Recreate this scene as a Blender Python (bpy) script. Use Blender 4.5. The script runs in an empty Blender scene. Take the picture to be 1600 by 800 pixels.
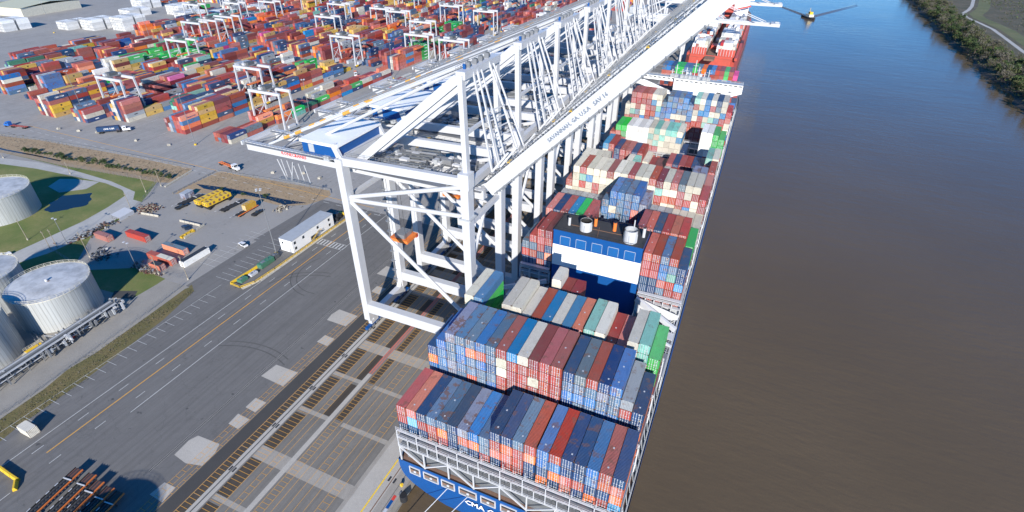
import bpy, math, random
from mathutils import Vector, Matrix
C = bpy.context.scene
COL = C.collection
R = math.radians
rnd = random.Random(7)

# ------------------------------------------------------------------ camera
f_px, yaw, pitch, roll = 837.127, -0.4090, 0.587, 0.008
fw = Vector((math.sin(yaw)*math.cos(pitch), math.cos(yaw)*math.cos(pitch), -math.sin(pitch)))
rt = Vector((math.cos(yaw), -math.sin(yaw), 0)); up = rt.cross(fw)
rr = math.cos(roll)*rt + math.sin(roll)*up; uu = -math.sin(roll)*rt + math.cos(roll)*up
cam = bpy.data.objects.new('camera', bpy.data.cameras.new('camera')); COL.objects.link(cam)
cam.data.sensor_width = 36; cam.data.sensor_fit = 'HORIZONTAL'; cam.data.lens = 36*f_px/1600
cam.data.clip_start = 0.5; cam.data.clip_end = 20000
CAM = Vector((54.3, -62.4, 122.3))
M = Matrix((rr, uu, -fw)).transposed().to_4x4(); M.translation = CAM
cam.matrix_world = M
C.camera = cam

# ------------------------------------------------------------------ light
SUN_EL, SUN_DIR = 25.0, Vector((0.38, -0.925))      # towards the sun, in plan
w = bpy.data.worlds.new('World'); C.world = w; w.use_nodes = True
nt = w.node_tree; bg = nt.nodes['Background']
sky = nt.nodes.new('ShaderNodeTexSky'); sky.sky_type = 'NISHITA'; sky.sun_disc = False
sky.sun_elevation = R(SUN_EL); sky.sun_rotation = math.atan2(SUN_DIR.x, SUN_DIR.y)
sky.air_density = 0.8; sky.dust_density = 0.0; sky.ozone_density = 6.0; sky.altitude = 100
hsv = nt.nodes.new('ShaderNodeHueSaturation'); hsv.inputs['Saturation'].default_value = 1.25
nt.links.new(sky.outputs[0], hsv.inputs['Color']); nt.links.new(hsv.outputs[0], bg.inputs[0]); bg.inputs[1].default_value = 0.13
sl = bpy.data.lights.new('sun', 'SUN'); sl.energy = 4.6; sl.angle = R(0.5); sl.color = (1.0, 0.94, 0.85)
so = bpy.data.objects.new('sun', sl); COL.objects.link(so)
d = Vector((SUN_DIR.x, SUN_DIR.y, 0)).normalized()*math.cos(R(SUN_EL)); d.z = math.sin(R(SUN_EL))
so.rotation_euler = d.to_track_quat('Z', 'Y').to_euler()
C.view_settings.view_transform = 'Standard'; C.view_settings.look = 'None'
C.view_settings.exposure = 0.64; C.view_settings.gamma = 1
C.render.engine = 'CYCLES'

# ------------------------------------------------------------------ materials
def newmat(name):
    m = bpy.data.materials.new(name); m.use_nodes = True
    return m, m.node_tree, m.node_tree.nodes['Principled BSDF']
def N(nt, t, **k):
    n = nt.nodes.new(t)
    for a, b in k.items(): setattr(n, a, b)
    return n
def noise(nt, scale, detail=3, vec=None, rough=0.55):
    n = N(nt, 'ShaderNodeTexNoise'); n.inputs['Scale'].default_value = scale
    n.inputs['Detail'].default_value = detail; n.inputs['Roughness'].default_value = rough
    if vec is not None: nt.links.new(vec, n.inputs['Vector'])
    return n.outputs['Fac']
def ramp(nt, fac, a, b, ca=(0, 0, 0, 1), cb=(1, 1, 1, 1)):
    r = N(nt, 'ShaderNodeValToRGB'); r.color_ramp.elements[0].position = a; r.color_ramp.elements[1].position = b
    r.color_ramp.elements[0].color = ca; r.color_ramp.elements[1].color = cb
    nt.links.new(fac, r.inputs[0]); return r.outputs[0]
def mix(nt, fac, a, b, mode='MIX'):
    m = N(nt, 'ShaderNodeMix', data_type='RGBA', blend_type=mode)
    for s, v in ((0, fac), (6, a), (7, b)):
        if isinstance(v, (int, float)): m.inputs[s].default_value = v
        elif isinstance(v, tuple): m.inputs[s].default_value = v if len(v) == 4 else v+(1,)
        else: nt.links.new(v, m.inputs[s])
    return m.outputs[2]
def worldpos(nt, sx=1, sy=1, sz=1):
    g = N(nt, 'ShaderNodeNewGeometry'); m = N(nt, 'ShaderNodeMapping'); m.inputs['Scale'].default_value = (sx, sy, sz)
    nt.links.new(g.outputs['Position'], m.inputs['Vector']); return m.outputs[0]
def math_(nt, op, a, b=None):
    m = N(nt, 'ShaderNodeMath', operation=op)
    for i, v in enumerate((a, b)):
        if v is None: continue
        if isinstance(v, (int, float)): m.inputs[i].default_value = v
        else: nt.links.new(v, m.inputs[i])
    return m.outputs[0]
def mixv(nt, p):
    n = N(nt, 'ShaderNodeTexNoise'); n.inputs['Scale'].default_value = .25; n.inputs['Detail'].default_value = 4; nt.links.new(p, n.inputs['Vector'])
    a = N(nt, 'ShaderNodeVectorMath', operation='SCALE'); nt.links.new(n.outputs['Color'], a.inputs[0]); a.inputs['Scale'].default_value = 7
    b = N(nt, 'ShaderNodeVectorMath', operation='ADD'); nt.links.new(p, b.inputs[0]); nt.links.new(a.outputs[0], b.inputs[1]); return b.outputs[0]
def ground_mat(name, c1, c2, s1=0.05, s2=1.2, rough=0.9, dark=None, streak=0.0, bump=0.0):
    m, nt, b = newmat(name); p = worldpos(nt)
    c = mix(nt, ramp(nt, noise(nt, s1, 5, p), 0.35, 0.68), c1, c2)
    c = mix(nt, ramp(nt, noise(nt, s2, 4, p, .7), 0.3, 0.75), c, tuple(x*1.22 for x in c1), 'MIX') if 1 else c
    fine = ramp(nt, noise(nt, 6.0, 3, p, .8), 0.3, 0.7, (.78, .78, .78, 1), (1.2, 1.2, 1.2, 1))
    c = mix(nt, 1.0, c, fine, 'MULTIPLY')
    if streak:
        st = ramp(nt, noise(nt, 1.0, 3, worldpos(nt, 0.9, 0.012, 1)), 0.42, 0.7)
        c = mix(nt, math_(nt, 'MULTIPLY', st, streak), c, tuple(x*0.5 for x in c1))
    if streak and s1 < .1:
        big = ramp(nt, noise(nt, .06, 6, p, .7), .45, .62); c = mix(nt, math_(nt, 'MULTIPLY', big, .22), c, tuple(x*.62 for x in c1))
        lt = ramp(nt, noise(nt, .11, 6, worldpos(nt, 1.0, .35, 1), .75), .56, .70); c = mix(nt, math_(nt, 'MULTIPLY', lt, .22), c, tuple(min(1, x*1.5) for x in c2))
        vo = N(nt, 'ShaderNodeTexVoronoi', feature='DISTANCE_TO_EDGE'); vo.inputs['Scale'].default_value = .085; nt.links.new(mixv(nt, p), vo.inputs['Vector'])
        cr = ramp(nt, vo.outputs['Distance'], .0, .012, (1, 1, 1, 1), (0, 0, 0, 1)); c = mix(nt, math_(nt, 'MULTIPLY', cr, .28), c, tuple(x*.5 for x in c1))
    if dark:
        sp = ramp(nt, noise(nt, 0.33, 2, p), 0.70, 0.76)
        c = mix(nt, math_(nt, 'MULTIPLY', sp, 0.8), c, dark)
    nt.links.new(c, b.inputs['Base Color']); b.inputs['Roughness'].default_value = rough
    if bump:
        bp = N(nt, 'ShaderNodeBump'); bp.inputs['Distance'].default_value = bump
        nt.links.new(noise(nt, 1.6, 5, p, .7), bp.inputs['Height']); nt.links.new(bp.outputs[0], b.inputs['Normal'])
    return m
def plain(name, c, rough=0.5, metal=0.0, dirt=0.12, ds=0.6):
    m, nt, b = newmat(name)
    if dirt:
        p = worldpos(nt)
        f = math_(nt, 'MULTIPLY', ramp(nt, noise(nt, ds, 5, p, .7), 0.4, 0.75), dirt*2.5)
        col = mix(nt, f, c, tuple(x*0.55+0.012 for x in c)); nt.links.new(col, b.inputs['Base Color'])
    else: b.inputs['Base Color'].default_value = c+(1,)
    b.inputs['Roughness'].default_value = rough; b.inputs['Metallic'].default_value = metal
    return m
def paint(name, c, rust=0.3, corr=1.0, rough=0.55):
    """weathered, corrugated container paint"""
    m, nt, b = newmat(name); p = worldpos(nt)
    g = N(nt, 'ShaderNodeNewGeometry'); oi = N(nt, 'ShaderNodeObjectInfo')
    r = math_(nt, 'FRACT', math_(nt, 'ADD', g.outputs['Random Per Island'], oi.outputs['Random']))
    hs = N(nt, 'ShaderNodeHueSaturation'); hs.inputs['Color'].default_value = c+(1,)
    nt.links.new(math_(nt, 'ADD', math_(nt, 'MULTIPLY', r, 0.5), 0.75), hs.inputs['Value'])
    nt.links.new(math_(nt, 'ADD', math_(nt, 'MULTIPLY', math_(nt, 'FRACT', math_(nt, 'MULTIPLY', r, 7.3)), 0.3), 0.78), hs.inputs['Saturation'])
    nt.links.new(math_(nt, 'ADD', math_(nt, 'MULTIPLY', math_(nt, 'FRACT', math_(nt, 'MULTIPLY', r, 3.7)), 0.024), 0.488), hs.inputs['Hue'])
    tc = N(nt, 'ShaderNodeTexCoord')
    off = N(nt, 'ShaderNodeCombineXYZ'); nt.links.new(math_(nt, 'MULTIPLY', r, 91.0), off.inputs[2])
    add = N(nt, 'ShaderNodeVectorMath', operation='ADD'); nt.links.new(p, add.inputs[0]); nt.links.new(off.outputs[0], add.inputs[1])
    P = add.outputs[0]
    lum = 0.5*(sum(c)/3)+0.10
    fade = math_(nt, 'MULTIPLY', ramp(nt, noise(nt, 0.35, 5, P, .65), 0.42, 0.75), 0.10+0.22*min(1, rust*1.3))
    col = mix(nt, fade, hs.outputs[0], (lum, lum*0.97, lum*0.95))
    th = 0.605-0.10*rust
    rs = ramp(nt, noise(nt, 0.42, 7, P, .70), th-.01, th+0.03)
    col = mix(nt, math_(nt, 'MULTIPLY', rs, 0.8*min(1, rust*2)), col, (0.17, 0.085, 0.055))
    gr = ramp(nt, noise(nt, 0.9, 5, worldpos(nt, 1.4, .35, 1), .7), .5, .72)
    col = mix(nt, math_(nt, 'MULTIPLY', gr, 0.28), col, tuple(x*.4+.008 for x in c))
    scr = ramp(nt, noise(nt, 1.0, 4, worldpos(nt, 2.2, 0.5, 6), .75), 0.62, 0.72)
    col = mix(nt, math_(nt, 'MULTIPLY', scr, 0.22), col, (lum*1.3, lum*1.3, lum*1.3))
    uv = N(nt, 'ShaderNodeUVMap'); sx = N(nt, 'ShaderNodeSeparateXYZ'); nt.links.new(uv.outputs[0], sx.inputs[0])
    wv = math_(nt, 'SINE', math_(nt, 'MULTIPLY', sx.outputs[0], 2*math.pi/0.30))
    col = mix(nt, 1.0, col, ramp(nt, noise(nt, 5, 3, P), 0.3, 0.7, (.86, .86, .86, 1), (1.12, 1.12, 1.12, 1)), 'MULTIPLY')
    nt.links.new(col, b.inputs['Base Color']); b.inputs['Roughness'].default_value = rough
    if corr:
        bp = N(nt, 'ShaderNodeBump'); bp.inputs['Distance'].default_value = 0.035*corr; bp.inputs['Strength'].default_value = 0.9
        nt.links.new(wv, bp.inputs['Height']); nt.links.new(bp.outputs[0], b.inputs['Normal'])
    return m

PAL = {  # key: (colour, rust, words)
 'r': ((.38, .055, .038), .35, 'red brown'), 'm': ((.21, .032, .036), .25, 'maroon'), 'p': ((.52, .13, .085), .25, 'faded red'),
 'N': ((.012, .055, .16), .35, 'navy blue'), 'b': ((.03, .16, .42), .4, 'mid blue'), 'B': ((.004, .19, .44), .15, 'bright blue'),
 'c': ((.06, .33, .62), .3, 'sky blue'), 'g': ((.080, .165, .28), .6, 'grey blue'), 'w': ((.62, .58, .48), .15, 'cream'),
 'k': ((.02, .42, .07), .1, 'bright green'), 't': ((.20, .50, .42), .25, 'pale teal'), 'o': ((.80, .17, .03), .15, 'orange'),
 'y': ((.62, .37, .06), .15, 'yellow'), 's': ((.36, .39, .42), .3, 'silver grey'), 'G': ((.025, .19, .11), .2, 'dark green'),
 'M': ((.60, .03, .20), .1, 'magenta'), 'W': ((.78, .78, .76), .08, 'white refrigerated'), 'd': ((.13, .18, .21), .45, 'slate grey'),
 'l': ((.22, .25, .36), .7, 'lilac grey')}
PM = {k: paint('container_paint_'+v[2].replace(' ', '_'), v[0], v[1]) for k, v in PAL.items()}
white = plain('white_steel', (.52, .53, .55), .4, dirt=.06)
whitegrey = plain('grey_steel', (.40, .42, .44), .5, dirt=.15)
galv = plain('galvanised', (.26, .27, .285), .45, .3, dirt=.2, ds=3)
rodm = plain('lock_rod_paint', (.50, .52, .55), .5, dirt=0)
cast = plain('rusty_casting', (.20, .11, .07), .8, dirt=.3, ds=3)
black = plain('black_rubber', (.015, .015, .016), .8, dirt=0)
dark = plain('dark_steel', (.035, .036, .04), .6, dirt=.2)
darkm = plain('dark_machinery', (.10, .11, .12), .6, dirt=.3, ds=2)
yellow = plain('yellow_paint', (.75, .48, .03), .5, dirt=.2, ds=1.5)
orange = plain('orange_paint', (.75, .20, .04), .5, dirt=.15)
redp = plain('red_paint', (.65, .06, .04), .5, dirt=.15)
bluep = plain('blue_paint', (.004, .075, .27), .45, dirt=.1)
hullblue = plain('hull_blue', (.004, .075, .27), .45, dirt=.15, ds=.3)
housewhite = plain('house_white', (.82, .83, .84), .5, dirt=.05)
hullred = plain('hull_red', (.48, .075, .05), .5, dirt=.2, ds=.3)
boot = plain('antifouling', (.22, .05, .04), .7, dirt=.3)
deckm = plain('deck_brown', (.22, .13, .09), .8, dirt=.3)
deckgrey = plain('deck_grey', (.14, .15, .16), .7, dirt=.35, ds=.5)
roofdark = plain('casing_roof', (.045, .046, .05), .75, dirt=.5, ds=.5)
glass = plain('dark_glass', (.02, .03, .04), .08, dirt=0)
cream = plain('cream_paint', (.66, .62, .50), .6, dirt=.2)
woodm = plain('weathered_wood', (.30, .26, .20), .9, dirt=.3)
concpost = plain('pale_concrete', (.46, .43, .36), .9, dirt=.3, ds=1)
inkb = plain('lettering_blue', (.02, .03, .20), .5, dirt=0)
inkk = plain('lettering_black', (.03, .03, .035), .5, dirt=0)
inkg = plain('lettering_grey', (.16, .19, .24), .5, dirt=0)
inkw = plain('lettering_white', (.82, .82, .82), .5, dirt=0)
inkr = plain('lettering_red', (.75, .05, .05), .5, dirt=0)
tyre = black

# tank shell: vertical seams, streaks
def tankmat():
    m, nt, b = newmat('tank_shell'); p = worldpos(nt)
    tc = N(nt, 'ShaderNodeUVMap'); sx = N(nt, 'ShaderNodeSeparateXYZ'); nt.links.new(tc.outputs[0], sx.inputs[0])
    wv = math_(nt, 'SINE', math_(nt, 'MULTIPLY', sx.outputs[0], 2*math.pi/1.1))
    st = noise(nt, 1.0, 4, worldpos(nt, 2.2, 2.2, .05), .7)
    c = mix(nt, ramp(nt, st, .35, .7), (.50, .52, .52), (.36, .37, .36))
    seam = ramp(nt, math_(nt, 'MULTIPLY', math_(nt, 'ADD', wv, 1.0), .5), .02, .12, (.72, .72, .72, 1), (1, 1, 1, 1))
    c = mix(nt, 1.0, c, seam, 'MULTIPLY')
    nt.links.new(c, b.inputs['Base Color']); b.inputs['Roughness'].default_value = .5; b.inputs['Metallic'].default_value = .15
    return m
tankm = tankmat()
tankroof = plain('tank_roof', (.52, .53, .54), .6, dirt=.45, ds=.25)

asph = ground_mat('apron_asphalt', (.138, .133, .127), (.165, .159, .150), .03, .5, dark=(.05, .05, .052), streak=.35)
asphd = ground_mat('dark_asphalt', (.050, .048, .046), (.066, .063, .059), .08, .8)
asphm = ground_mat('mid_asphalt', (.170, .158, .140), (.20, .186, .165), .08, .8, streak=.35)
asphs = ground_mat('patched_asphalt', (.055, .044, .034), (.078, .063, .048), .08, .8, streak=.5)
yardm = ground_mat('yard_paving', (.275, .265, .25), (.33, .315, .295), .02, .35, dark=(.17, .165, .16), streak=.22)
lotm = ground_mat('lot_paving', (.245, .235, .22), (.31, .295, .275), .05, .5, dark=(.10, .10, .10))
conc = ground_mat('concrete', (.29, .265, .23), (.35, .325, .285), .2, 1.2, streak=.2)
concl = ground_mat('light_concrete', (.37, .345, .305), (.44, .41, .365), .2, 1.2)
path = ground_mat('path_concrete', (.36, .355, .335), (.42, .41, .39), .08, .8, streak=.15)
gravel = ground_mat('gravel', (.24, .225, .20), (.32, .30, .265), .12, 1.0, bump=.05)
grassm = ground_mat('grass', (.10, .135, .03), (.27, .225, .09), .07, .7, bump=.15)
drym = ground_mat('dry_grass', (.30, .215, .13), (.38, .29, .18), .12, .9, bump=.2)
vergem = ground_mat('verge_grass', (.11, .10, .035), (.21, .15, .07), .12, .9, bump=.2)
marsh = ground_mat('marsh_scrub', (.065, .062, .035), (.16, .125, .085), .045, .3, bump=.5)
bankg = ground_mat('bank_grass', (.09, .105, .04), (.17, .155, .075), .04, .4, bump=.3)
mud = ground_mat('mud', (.05, .042, .032), (.085, .07, .055), .1, .8, bump=.3)
skidm = ground_mat('tyre_mark', (.085, .082, .078), (.12, .116, .11), .3, 2)
paintw = ground_mat('white_marking', (.52, .52, .50), (.42, .42, .40), .4, 2)
painto = ground_mat('orange_marking', (.66, .33, .05), (.50, .27, .06), .4, 2)
painty = ground_mat('yellow_marking', (.75, .50, .04), (.62, .42, .05), .4, 2)
paintr = ground_mat('red_marking', (.45, .13, .10), (.36, .13, .10), .4, 2)
foliage = [ground_mat('foliage_%s' % n, a, b, .5, 2.5) for n, a, b in
           (('green', (.045, .08, .022), (.085, .12, .035)), ('olive', (.07, .08, .03), (.12, .12, .05)), ('grey', (.10, .092, .07), (.16, .145, .11)), ('dark', (.020, .038, .014), (.045, .065, .025)))]
bark = plain('bark', (.13, .10, .075), .9, dirt=.3)

def watermat(name, c, bump, rough=0.07):
    m, nt, b = newmat(name)
    p = worldpos(nt)
    c2 = mix(nt, ramp(nt, noise(nt, .012, 4, p), .35, .7), c, tuple(x*1.12 for x in c))
    nt.links.new(c2, b.inputs['Base Color']); b.inputs['Roughness'].default_value = rough
    b.inputs['IOR'].default_value = 1.333
    n1 = noise(nt, .35, 4, worldpos(nt, .6, 1.5, 1), .6); n2 = noise(nt, .02, 3, p)
    h = math_(nt, 'ADD', math_(nt, 'MULTIPLY', n1, ramp(nt, noise(nt, .012, 3, p), .3, .7, (.5, .5, .5, 1), (1.3, 1.3, 1.3, 1))), math_(nt, 'MULTIPLY', noise(nt, .09, 3, worldpos(nt, .5, 1.4, 1)), 1.6))
    bp = N(nt, 'ShaderNodeBump'); bp.inputs['Distance'].default_value = bump; bp.inputs['Strength'].default_value = 1
    nt.links.new(h, bp.inputs['Height']); nt.links.new(bp.outputs[0], b.inputs['Normal'])
    return m
river = watermat('river_water', (.108, .080, .050), .10, .12)
pondm = watermat('pond_water', (.012, .02, .035), .02, .05)

# ------------------------------------------------------------------ mesh builder
class MB:
    def __init__(s): s.v = []; s.f = []; s.m = []; s.uv = []; s.mats = []
    def mi(s, m):
        if m not in s.mats: s.mats.append(m)
        return s.mats.index(m)
    def face(s, pts, m, uv=None):
        i = len(s.v); s.v += [tuple(p) for p in pts]; s.f.append(tuple(range(i, i+len(pts)))); s.m.append(s.mi(m))
        s.uv += uv if uv else [(0, 0)]*len(pts)
    def box(s, x0, y0, z0, x1, y1, z1, m, top=None, front=None, bottom=True):
        i = len(s.v); k = s.mi(m)
        s.v += [(x0, y0, z0), (x1, y0, z0), (x1, y1, z0), (x0, y1, z0), (x0, y0, z1), (x1, y0, z1), (x1, y1, z1), (x0, y1, z1)]
        F = [((4, 5, 6, 7), s.mi(top) if top else k, [(y0, x0), (y0, x1), (y1, x1), (y1, x0)]),
             ((0, 1, 5, 4), s.mi(front) if front else k, [(x0, z0), (x1, z0), (x1, z1), (x0, z1)]),
             ((1, 2, 6, 5), k, [(y0, z0), (y1, z0), (y1, z1), (y0, z1)]),
             ((2, 3, 7, 6), k, [(x1, z0), (x0, z0), (x0, z1), (x1, z1)]),
             ((3, 0, 4, 7), k, [(y1, z0), (y0, z0), (y0, z1), (y1, z1)])]
        if bottom: F.append(((3, 2, 1, 0), k, [(0, 0)]*4))
        for a, b, c in F: s.f.append(tuple(i+j for j in a)); s.m.append(b); s.uv += c
    def beam(s, p, q, w, h, m, w2=None, h2=None):
        p = Vector(p); q = Vector(q); d = (q-p)
        if d.length < 1e-6: return
        d.normalize(); ref = Vector((0, 0, 1)) if abs(d.z) < .95 else Vector((0, 1, 0))
        a = d.cross(ref).normalized(); b = a.cross(d).normalized()
        w2 = w if w2 is None else w2; h2 = h if h2 is None else h2
        i = len(s.v); k = s.mi(m)
        for o, ww, hh in ((p, w, h), (q, w2, h2)):
            for sa, sb in ((-1, -1), (1, -1), (1, 1), (-1, 1)): s.v.append(tuple(o+a*(sa*ww/2)+b*(sb*hh/2)))
        for f in ((0, 1, 2, 3), (7, 6, 5, 4), (0, 4, 5, 1), (1, 5, 6, 2), (2, 6, 7, 3), (3, 7, 4, 0)):
            s.f.append(tuple(i+j for j in f)); s.m.append(k); s.uv += [(0, 0)]*4
    def tube(s, p, q, r, m, n=8, r2=None, caps=True):
        p = Vector(p); q = Vector(q); d = (q-p)
        if d.length < 1e-6: return
        d.normalize(); ref = Vector((0, 0, 1)) if abs(d.z) < .95 else Vector((0, 1, 0))
        a = d.cross(ref).normalized(); b = a.cross(d).normalized(); r2 = r if r2 is None else r2
        i = len(s.v); k = s.mi(m)
        for o, q_ in ((p, r), (q, r2)):
            for j in range(n):
                t = 2*math.pi*j/n; s.v.append(tuple(o+a*(q_*math.cos(t))+b*(q_*math.sin(t))))
        for j in range(n):
            j2 = (j+1) % n; s.f.append((i+j, i+n+j, i+n+j2, i+j2)); s.m.append(k)
            u0, u1 = j/n*2*math.pi*r, (j+1)/n*2*math.pi*r; s.uv += [(u0, p.z), (u0, q.z), (u1, q.z), (u1, p.z)]
        if caps:
            s.f.append(tuple(i+j for j in range(n))); s.m.append(k); s.uv += [(0, 0)]*n
            s.f.append(tuple(i+n+j for j in reversed(range(n)))); s.m.append(k); s.uv += [(0, 0)]*n
    def path(s, pts, r, m, n=6):
        for a, b in zip(pts, pts[1:]): s.tube(a, b, r, m, n)
    def prism(s, poly, z0, z1, m, top=None):
        A = sum(a[0]*b[1]-b[0]*a[1] for a, b in zip(poly, poly[1:]+poly[:1]))
        if A < 0: poly = poly[::-1]
        n = len(poly)
        s.face([(x, y, z1) for x, y in poly], top or m)
        for j in range(n):
            a, b = poly[j], poly[(j+1) % n]
            s.face([(a[0], a[1], z0), (b[0], b[1], z0), (b[0], b[1], z1), (a[0], a[1], z1)], m)
    def sheet(s, poly, z, m):
        A = sum(a[0]*b[1]-b[0]*a[1] for a, b in zip(poly, poly[1:]+poly[:1]))
        if A < 0: poly = poly[::-1]
        s.face([(x, y, z) for x, y in poly], m)
    def rect(s, x0, y0, x1, y1, z, m): s.face([(x0, y0, z), (x1, y0, z), (x1, y1, z), (x0, y1, z)], m)
    def mesh(s, name):
        me = bpy.data.meshes.new(name); me.from_pydata(s.v, [], s.f)
        for m in s.mats: me.materials.append(m)
        me.polygons.foreach_set('material_index', s.m)
        uv = me.uv_layers.new(name='UVMap'); flat = [c for p in s.uv for c in p]
        uv.data.foreach_set('uv', flat); me.update(); return me
    def build(s, name, parent=None, loc=None, smooth=False):
        me = s.mesh(name)
        if smooth:
            for p in me.polygons: p.use_smooth = True
        o = bpy.data.objects.new(name, me); COL.objects.link(o)
        if parent is not None: o.parent = parent
        if loc is not None: o.location = loc
        return o
_W1 = ['', 'first', 'second', 'third', 'fourth', 'fifth', 'sixth', 'seventh', 'eighth', 'ninth', 'tenth', 'eleventh', 'twelfth', 'thirteenth', 'fourteenth', 'fifteenth', 'sixteenth', 'seventeenth', 'eighteenth', 'nineteenth']
def ordw(n):
    if n < 20: return _W1[n]
    t = ['', '', 'twenti', 'thirti', 'forti', 'fifti', 'sixti', 'seventi', 'eighti', 'nineti'][n//10]
    return t+'eth' if n % 10 == 0 else t[:-1]+'y-'+_W1[n % 10]
def tag(o, label=None, cat=None, group=None, kind=None):
    if label: o['label'] = label
    if cat: o['category'] = cat
    if group: o['group'] = group
    if kind: o['kind'] = kind
    return o
def thing(name, label, cat, loc=(0, 0, 0), rz=0, group=None):
    o = bpy.data.objects.new(name, None); COL.objects.link(o); o.location = loc; o.rotation_euler = (0, 0, rz)
    o.empty_display_size = .5
    return tag(o, label, cat, group)
def dup(root, loc, rz=None, label=None):
    r = root.copy(); COL.objects.link(r); r.location = loc
    if rz is not None: r.rotation_euler = (0, 0, rz)
    if label: r['label'] = label
    for ch in list(root.children):
        c = ch.copy(); COL.objects.link(c); c.parent = r
        for g in list(ch.children):
            e = g.copy(); COL.objects.link(e); e.parent = c
    return r
def struct(o): o['kind'] = 'structure'; return o
_tc = {}
def textmesh(s, size, m, bold=0.0, spacing=1.0):
    key = (s, size, m.name, bold)
    if key in _tc: return _tc[key]
    cu = bpy.data.curves.new('t', 'FONT'); cu.body = s; cu.size = size; cu.align_x = 'CENTER'; cu.align_y = 'CENTER'
    cu.resolution_u = 1; cu.offset = bold*size; cu.space_character = spacing; cu.extrude = 0.01
    o = bpy.data.objects.new('t', cu); COL.objects.link(o)
    dg = bpy.context.evaluated_depsgraph_get(); dg.update()
    me = bpy.data.meshes.new_from_object(o.evaluated_get(dg)); me.name = 'lettering'
    bpy.data.objects.remove(o); me.materials.clear(); me.materials.append(m); _tc[key] = me
    return me
def text(s, size, m, parent, mat4, bold=0.0, name='lettering'):
    o = bpy.data.objects.new(name, textmesh(s, size, m, bold)); COL.objects.link(o)
    o.parent = parent; o.matrix_local = mat4; return o
def frame(origin, xdir, ydir):
    x = Vector(xdir).normalized(); y = Vector(ydir).normalized(); z = x.cross(y)
    m = Matrix((x, y, z)).transposed().to_4x4(); m.translation = Vector(origin); return m
def railing(b, pts, h=1.1, m=None, step=2.0, r=.04):
    m = m or white
    for a, c in zip(pts, pts[1:]):
        a = Vector(a); c = Vector(c); L = (c-a).length; n = max(1, int(L/step))
        for k in (1, .5):
            b.beam(a+Vector((0, 0, h*k)), c+Vector((0, 0, h*k)), r*1.6, r*1.6, m)
        for i in range(n+1):
            p = a.lerp(c, i/n); b.beam(p, p+Vector((0, 0, h)), r*1.4, r*1.4, m)

# ------------------------------------------------------------------ the setting
WL = -4.0        # river level below the quay
QE = -1.2        # quay edge
b = MB()
b.prism([(-6000, -3000), (QE, -3000), (QE, 7000), (-6000, 7000)], -9, 0, conc, lotm)
struct(b.build('ground'))
b = MB(); b.rect(QE-.5, -3000, 600, 7000, WL, river); struct(b.build('river'))
b = MB()
for k, (sx, off) in enumerate(((1, 0), (-1, 0), (1, 7), (-1, 7), (1, 13), (-1, 13))):
    p = Vector((108+sx*2, 788+off)); 
    q = p+Vector((sx*.42, .9)).normalized()*150
    n_ = Vector((q-p)).normalized(); m_ = Vector((n_.y, -n_.x))*1.1
    for z0, z1, s_ in ((0, .5, 1),):
        b.face([(p.x-m_.x, p.y-m_.y, WL-.05), (p.x, p.y, WL+.45), (q.x, q.y, WL+.3), (q.x-m_.x*2, q.y-m_.y*2, WL-.05)], river); b.face([(p.x, p.y, WL+.45), (p.x+m_.x, p.y+m_.y, WL-.05), (q.x+m_.x*2, q.y+m_.y*2, WL-.05), (q.x, q.y, WL+.3)], river)
struct(b.build('wake'))
# far bank with a slope
b = MB()
edge = [(246, -3000)]
for i in range(0, 60):
    y = 250+i*16
    edge.append((243+3.0*math.sin(i*.9)+2.2*math.sin(i*2.3)+ (9 if 620 < y < 640 else 0) + max(0, (y-760)*.035), y))
edge.append((262, 7000))
for (a, c) in zip(edge, edge[1:]):
    b.face([(a[0]-3, a[1], WL-2), (a[0]+7, a[1], -1.6), (c[0]+7, c[1], -1.6), (c[0]-3, c[1], WL-2)][::-1], mud)
    b.face([(a[0]+7, a[1], -1.6), (a[0]+26, a[1], 2.0), (c[0]+26, c[1], 2.0), (c[0]+7, c[1], -1.6)][::-1], marsh)
    b.face([(a[0]+26, a[1], 2.0), (5000, a[1], 2.0), (5000, c[1], 2.0), (c[0]+26, c[1], 2.0)][::-1], marsh)
struct(b.build('river_bank'))
b = MB()
def ribbon(b, pts, w, z, m):
    for i in range(len(pts)-1):
        a, c = Vector(pts[i]), Vector(pts[i+1])
        def nrm(i):
            t = (Vector(pts[min(i+1, len(pts)-1)])-Vector(pts[max(i-1, 0)])).normalized(); return Vector((t.y, -t.x))
        n0, n1 = nrm(i)*w/2, nrm(i+1)*w/2
        b.face([(a.x-n0.x, a.y-n0.y, z), (a.x+n0.x, a.y+n0.y, z), (c.x+n1.x, c.y+n1.y, z), (c.x-n1.x, c.y-n1.y, z)], m)
pp = [(291, 300), (292, 480), (293.6, 636), (296, 700), (298, 760), (294, 800), (289, 838), (291, 870), (306, 910), (318, 950), (330, 1000), (349, 1080), (400, 1300)]
ribbon(b, [(x+13, y) for x, y in pp], 14, 2.03, bankg)
ribbon(b, [(x-1, y) for x, y in pp], 4.2, 2.06, path)
struct(b.build('levee_path'))

# layered sheets on the near side
b = MB(); b.rect(-123, -400, -13, 900, .004, asph)
b.sheet([(-125, 72), (-124, 97), (-122.9, 124), (-122.9, 72)], .007, asph)
struct(b.build('apron'))
b = MB(); b.rect(-3000, 114, -60, 3000, .012, yardm); b.rect(-3000, 104, -205, 114, .005, yardm)
b.sheet([(-205, 113.9), (-195, 116), (-122, 123), (-106, 121), (-100, 113.9)], .008, yardm)
struct(b.build('container_yard_paving'))
b = MB()
b.rect(-13, -400, QE, 900, .010, conc)                                     # quay concrete
b.rect(-11.9, -400, -4.9, 900, .014, concl)
struct(b.build('quay_paving'))
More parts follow.
